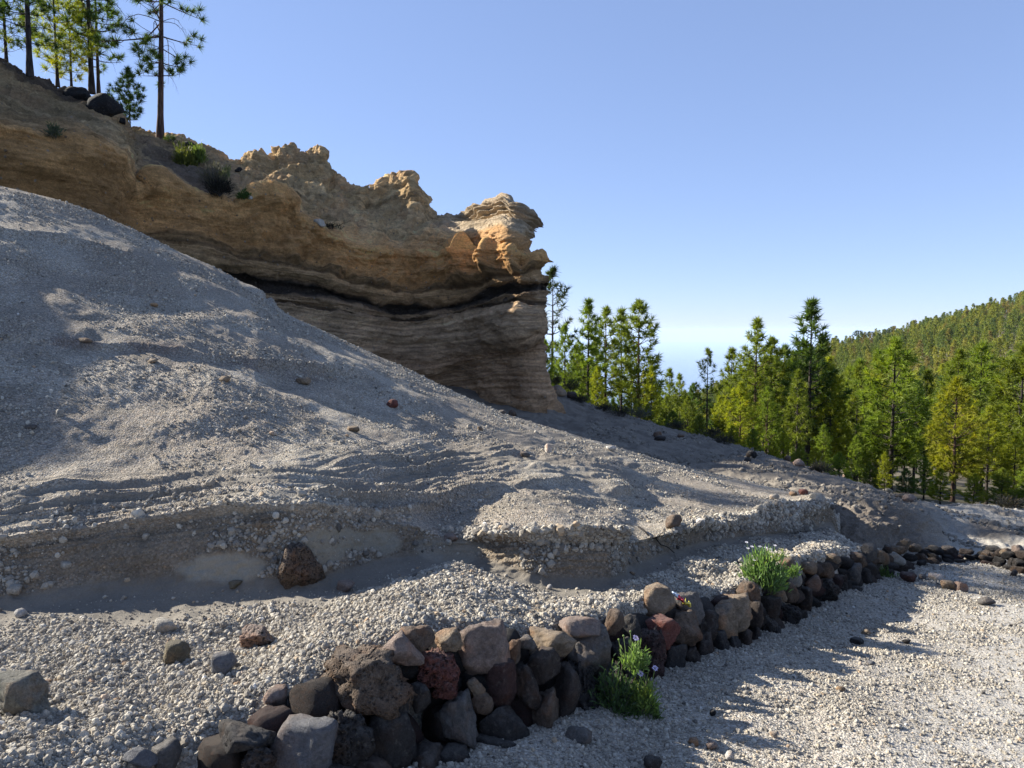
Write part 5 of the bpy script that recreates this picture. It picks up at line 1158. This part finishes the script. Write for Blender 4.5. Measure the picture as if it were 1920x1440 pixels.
def scatter(D, name, n, r0, sd, mask, seed, label, lift=.25, dark=1.):
    P, peb = D['P'], D['peb'] * mask
    e1 = P[1:, :-1] - P[:-1, :-1]; e2 = P[:-1, 1:] - P[:-1, :-1]
    ar = np.linalg.norm(np.cross(e1, e2), axis=-1) * np.clip(peb[:-1, :-1], 0, 1)
    r = np.random.default_rng(seed); W_ = ar.ravel().cumsum(); idx = np.searchsorted(W_, r.random(n) * W_[-1]); i, j = np.unravel_index(np.clip(idx, 0, ar.size - 1), ar.shape)
    a_, b_ = r.random((2, n, 1))
    Q = P[i, j] + e1[i, j] * a_ + e2[i, j] * b_
    s = r0 * np.exp(r.normal(size=n) * sd); s = np.clip(s, r0 * .5, r0 * 5)
    s *= 1 + .05 * np.clip(D['T'][i, j] - 5, 0, 6)
    nrm = np.cross(e2[i, j], e1[i, j]); nrm /= np.linalg.norm(nrm, axis=1)[:, None] + 1e-12; nrm *= np.sign(nrm[:, 2])[:, None]
    Q = Q + nrm * (s * lift)[:, None]
    sc3 = s[:, None] * r.uniform(.7, 1.15, (n, 3))
    tone = np.clip(r.beta(2.2, 2.0, n) + .04 * r.normal(size=n), 0, 1) * dark
    return instancer(name, Q, r.uniform(0, 6.28, (n, 3)), sc3, tone, peb_builder, None, kind='stuff', label=label), float(W_[-1])
ashy = smooth(2.25, 2.5, SL['V'] + .25 * fbm(SL['P'] * 1.5, 3)) * smooth(2.9, 2.8, SL['V'])
m1 = (SL['PX'] > -350) * (SL['V'] < 2.8) * (SL['V'] > .9) * (1 - .78 * ashy)
_, A1 = scatter(SL, 'terrace_gravel', 140000, .0035, .66, m1.astype(float), 61, 'loose pumice gravel on the terrace behind the wall')
mb = (SL['PX'] > -300) * (SL['V'] > 2.7) * (SL['V'] < 3.3)
scatter(SL, 'bank_clasts', 6000, .0060, .7, mb * smooth(-.2, .4, fbm(SL['P'] * 2, 3)) + 0., 65, 'small stones studding the crumbly cut bank', dark=.75)
ml = smooth(3.05, 3.25, SL['V']) * smooth(3.75, 3.4, SL['V']) * (smooth(820, 900, SL['PX']) * smooth(1200, 1180, SL['PX']) + smooth(1240, 1270, SL['PX']) * smooth(1565, 1550, SL['PX']) + .10 * smooth(820, 700, SL['PX']))
scatter(SL, 'ledge_clasts', 9000, .0085, .5, ml, 66, 'coarse cream pumice lumps crowding the ledge')
m2 = (SL['PX'] > -200) * (SL['V'] >= 2.7) * (SL['V'] < 6.7) * smooth(-.35, .35, fbm(SL['P'] * 1.1 + 60, 3))
_, A2 = scatter(SL, 'slope_gravel', 80000, .0036, .6, m2.astype(float), 62, 'fine pumice gravel lying on the slope')
m3 = (PA['PX'] > 250) * (PA['PY'] < 1620) * (PA['PX'] < 2250) * (.25 + smooth(-.35, .45, fbm(PA['P'] * 2.2 + 5, 4)))
_, A3 = scatter(PA, 'path_gravel', 125000, .0028, .66, m3.astype(float), 63, 'pale pumice gravel covering the path')
m4 = (HS['PX'] > 1100) * (HS['PX'] < 2100) * (HS['V'] > .5) * (HS['V'] < 3.05) * smooth(-.2, .4, fbm(HS['P'] * .6, 3))
_, A4 = scatter(HS, 'hillside_rubble', 9000, .011, .6, m4.astype(float), 64, 'cindery rubble strewn over the hillside', dark=.4)
print('areas', A1, A2, A3, A4)

# ================================================================== the air
def build_haze():
    m, nt = new_mat('air'); b = NB(nt); v = b.n('ShaderNodeVolumePrincipled'); v.inputs['Color'].default_value = (.66, .80, 1.0, 1); v.inputs['Density'].default_value = 2.7e-5; v.inputs['Anisotropy'].default_value = 0.0
    b.out(None, v.outputs[0])
    bm = bmesh.new(); bmesh.ops.create_cube(bm, size=1.0)
    for q in bm.verts: q.co = Vector((q.co.x * 184000, q.co.y * 184000, -1501 if q.co.z < 0 else 60.))
    me = bpy.data.meshes.new('haze'); bm.to_mesh(me); bm.free()
    link('haze', me, m, smooth_=False, kind='stuff', label='thin blue haze over the sea and the far hill')
build_haze()
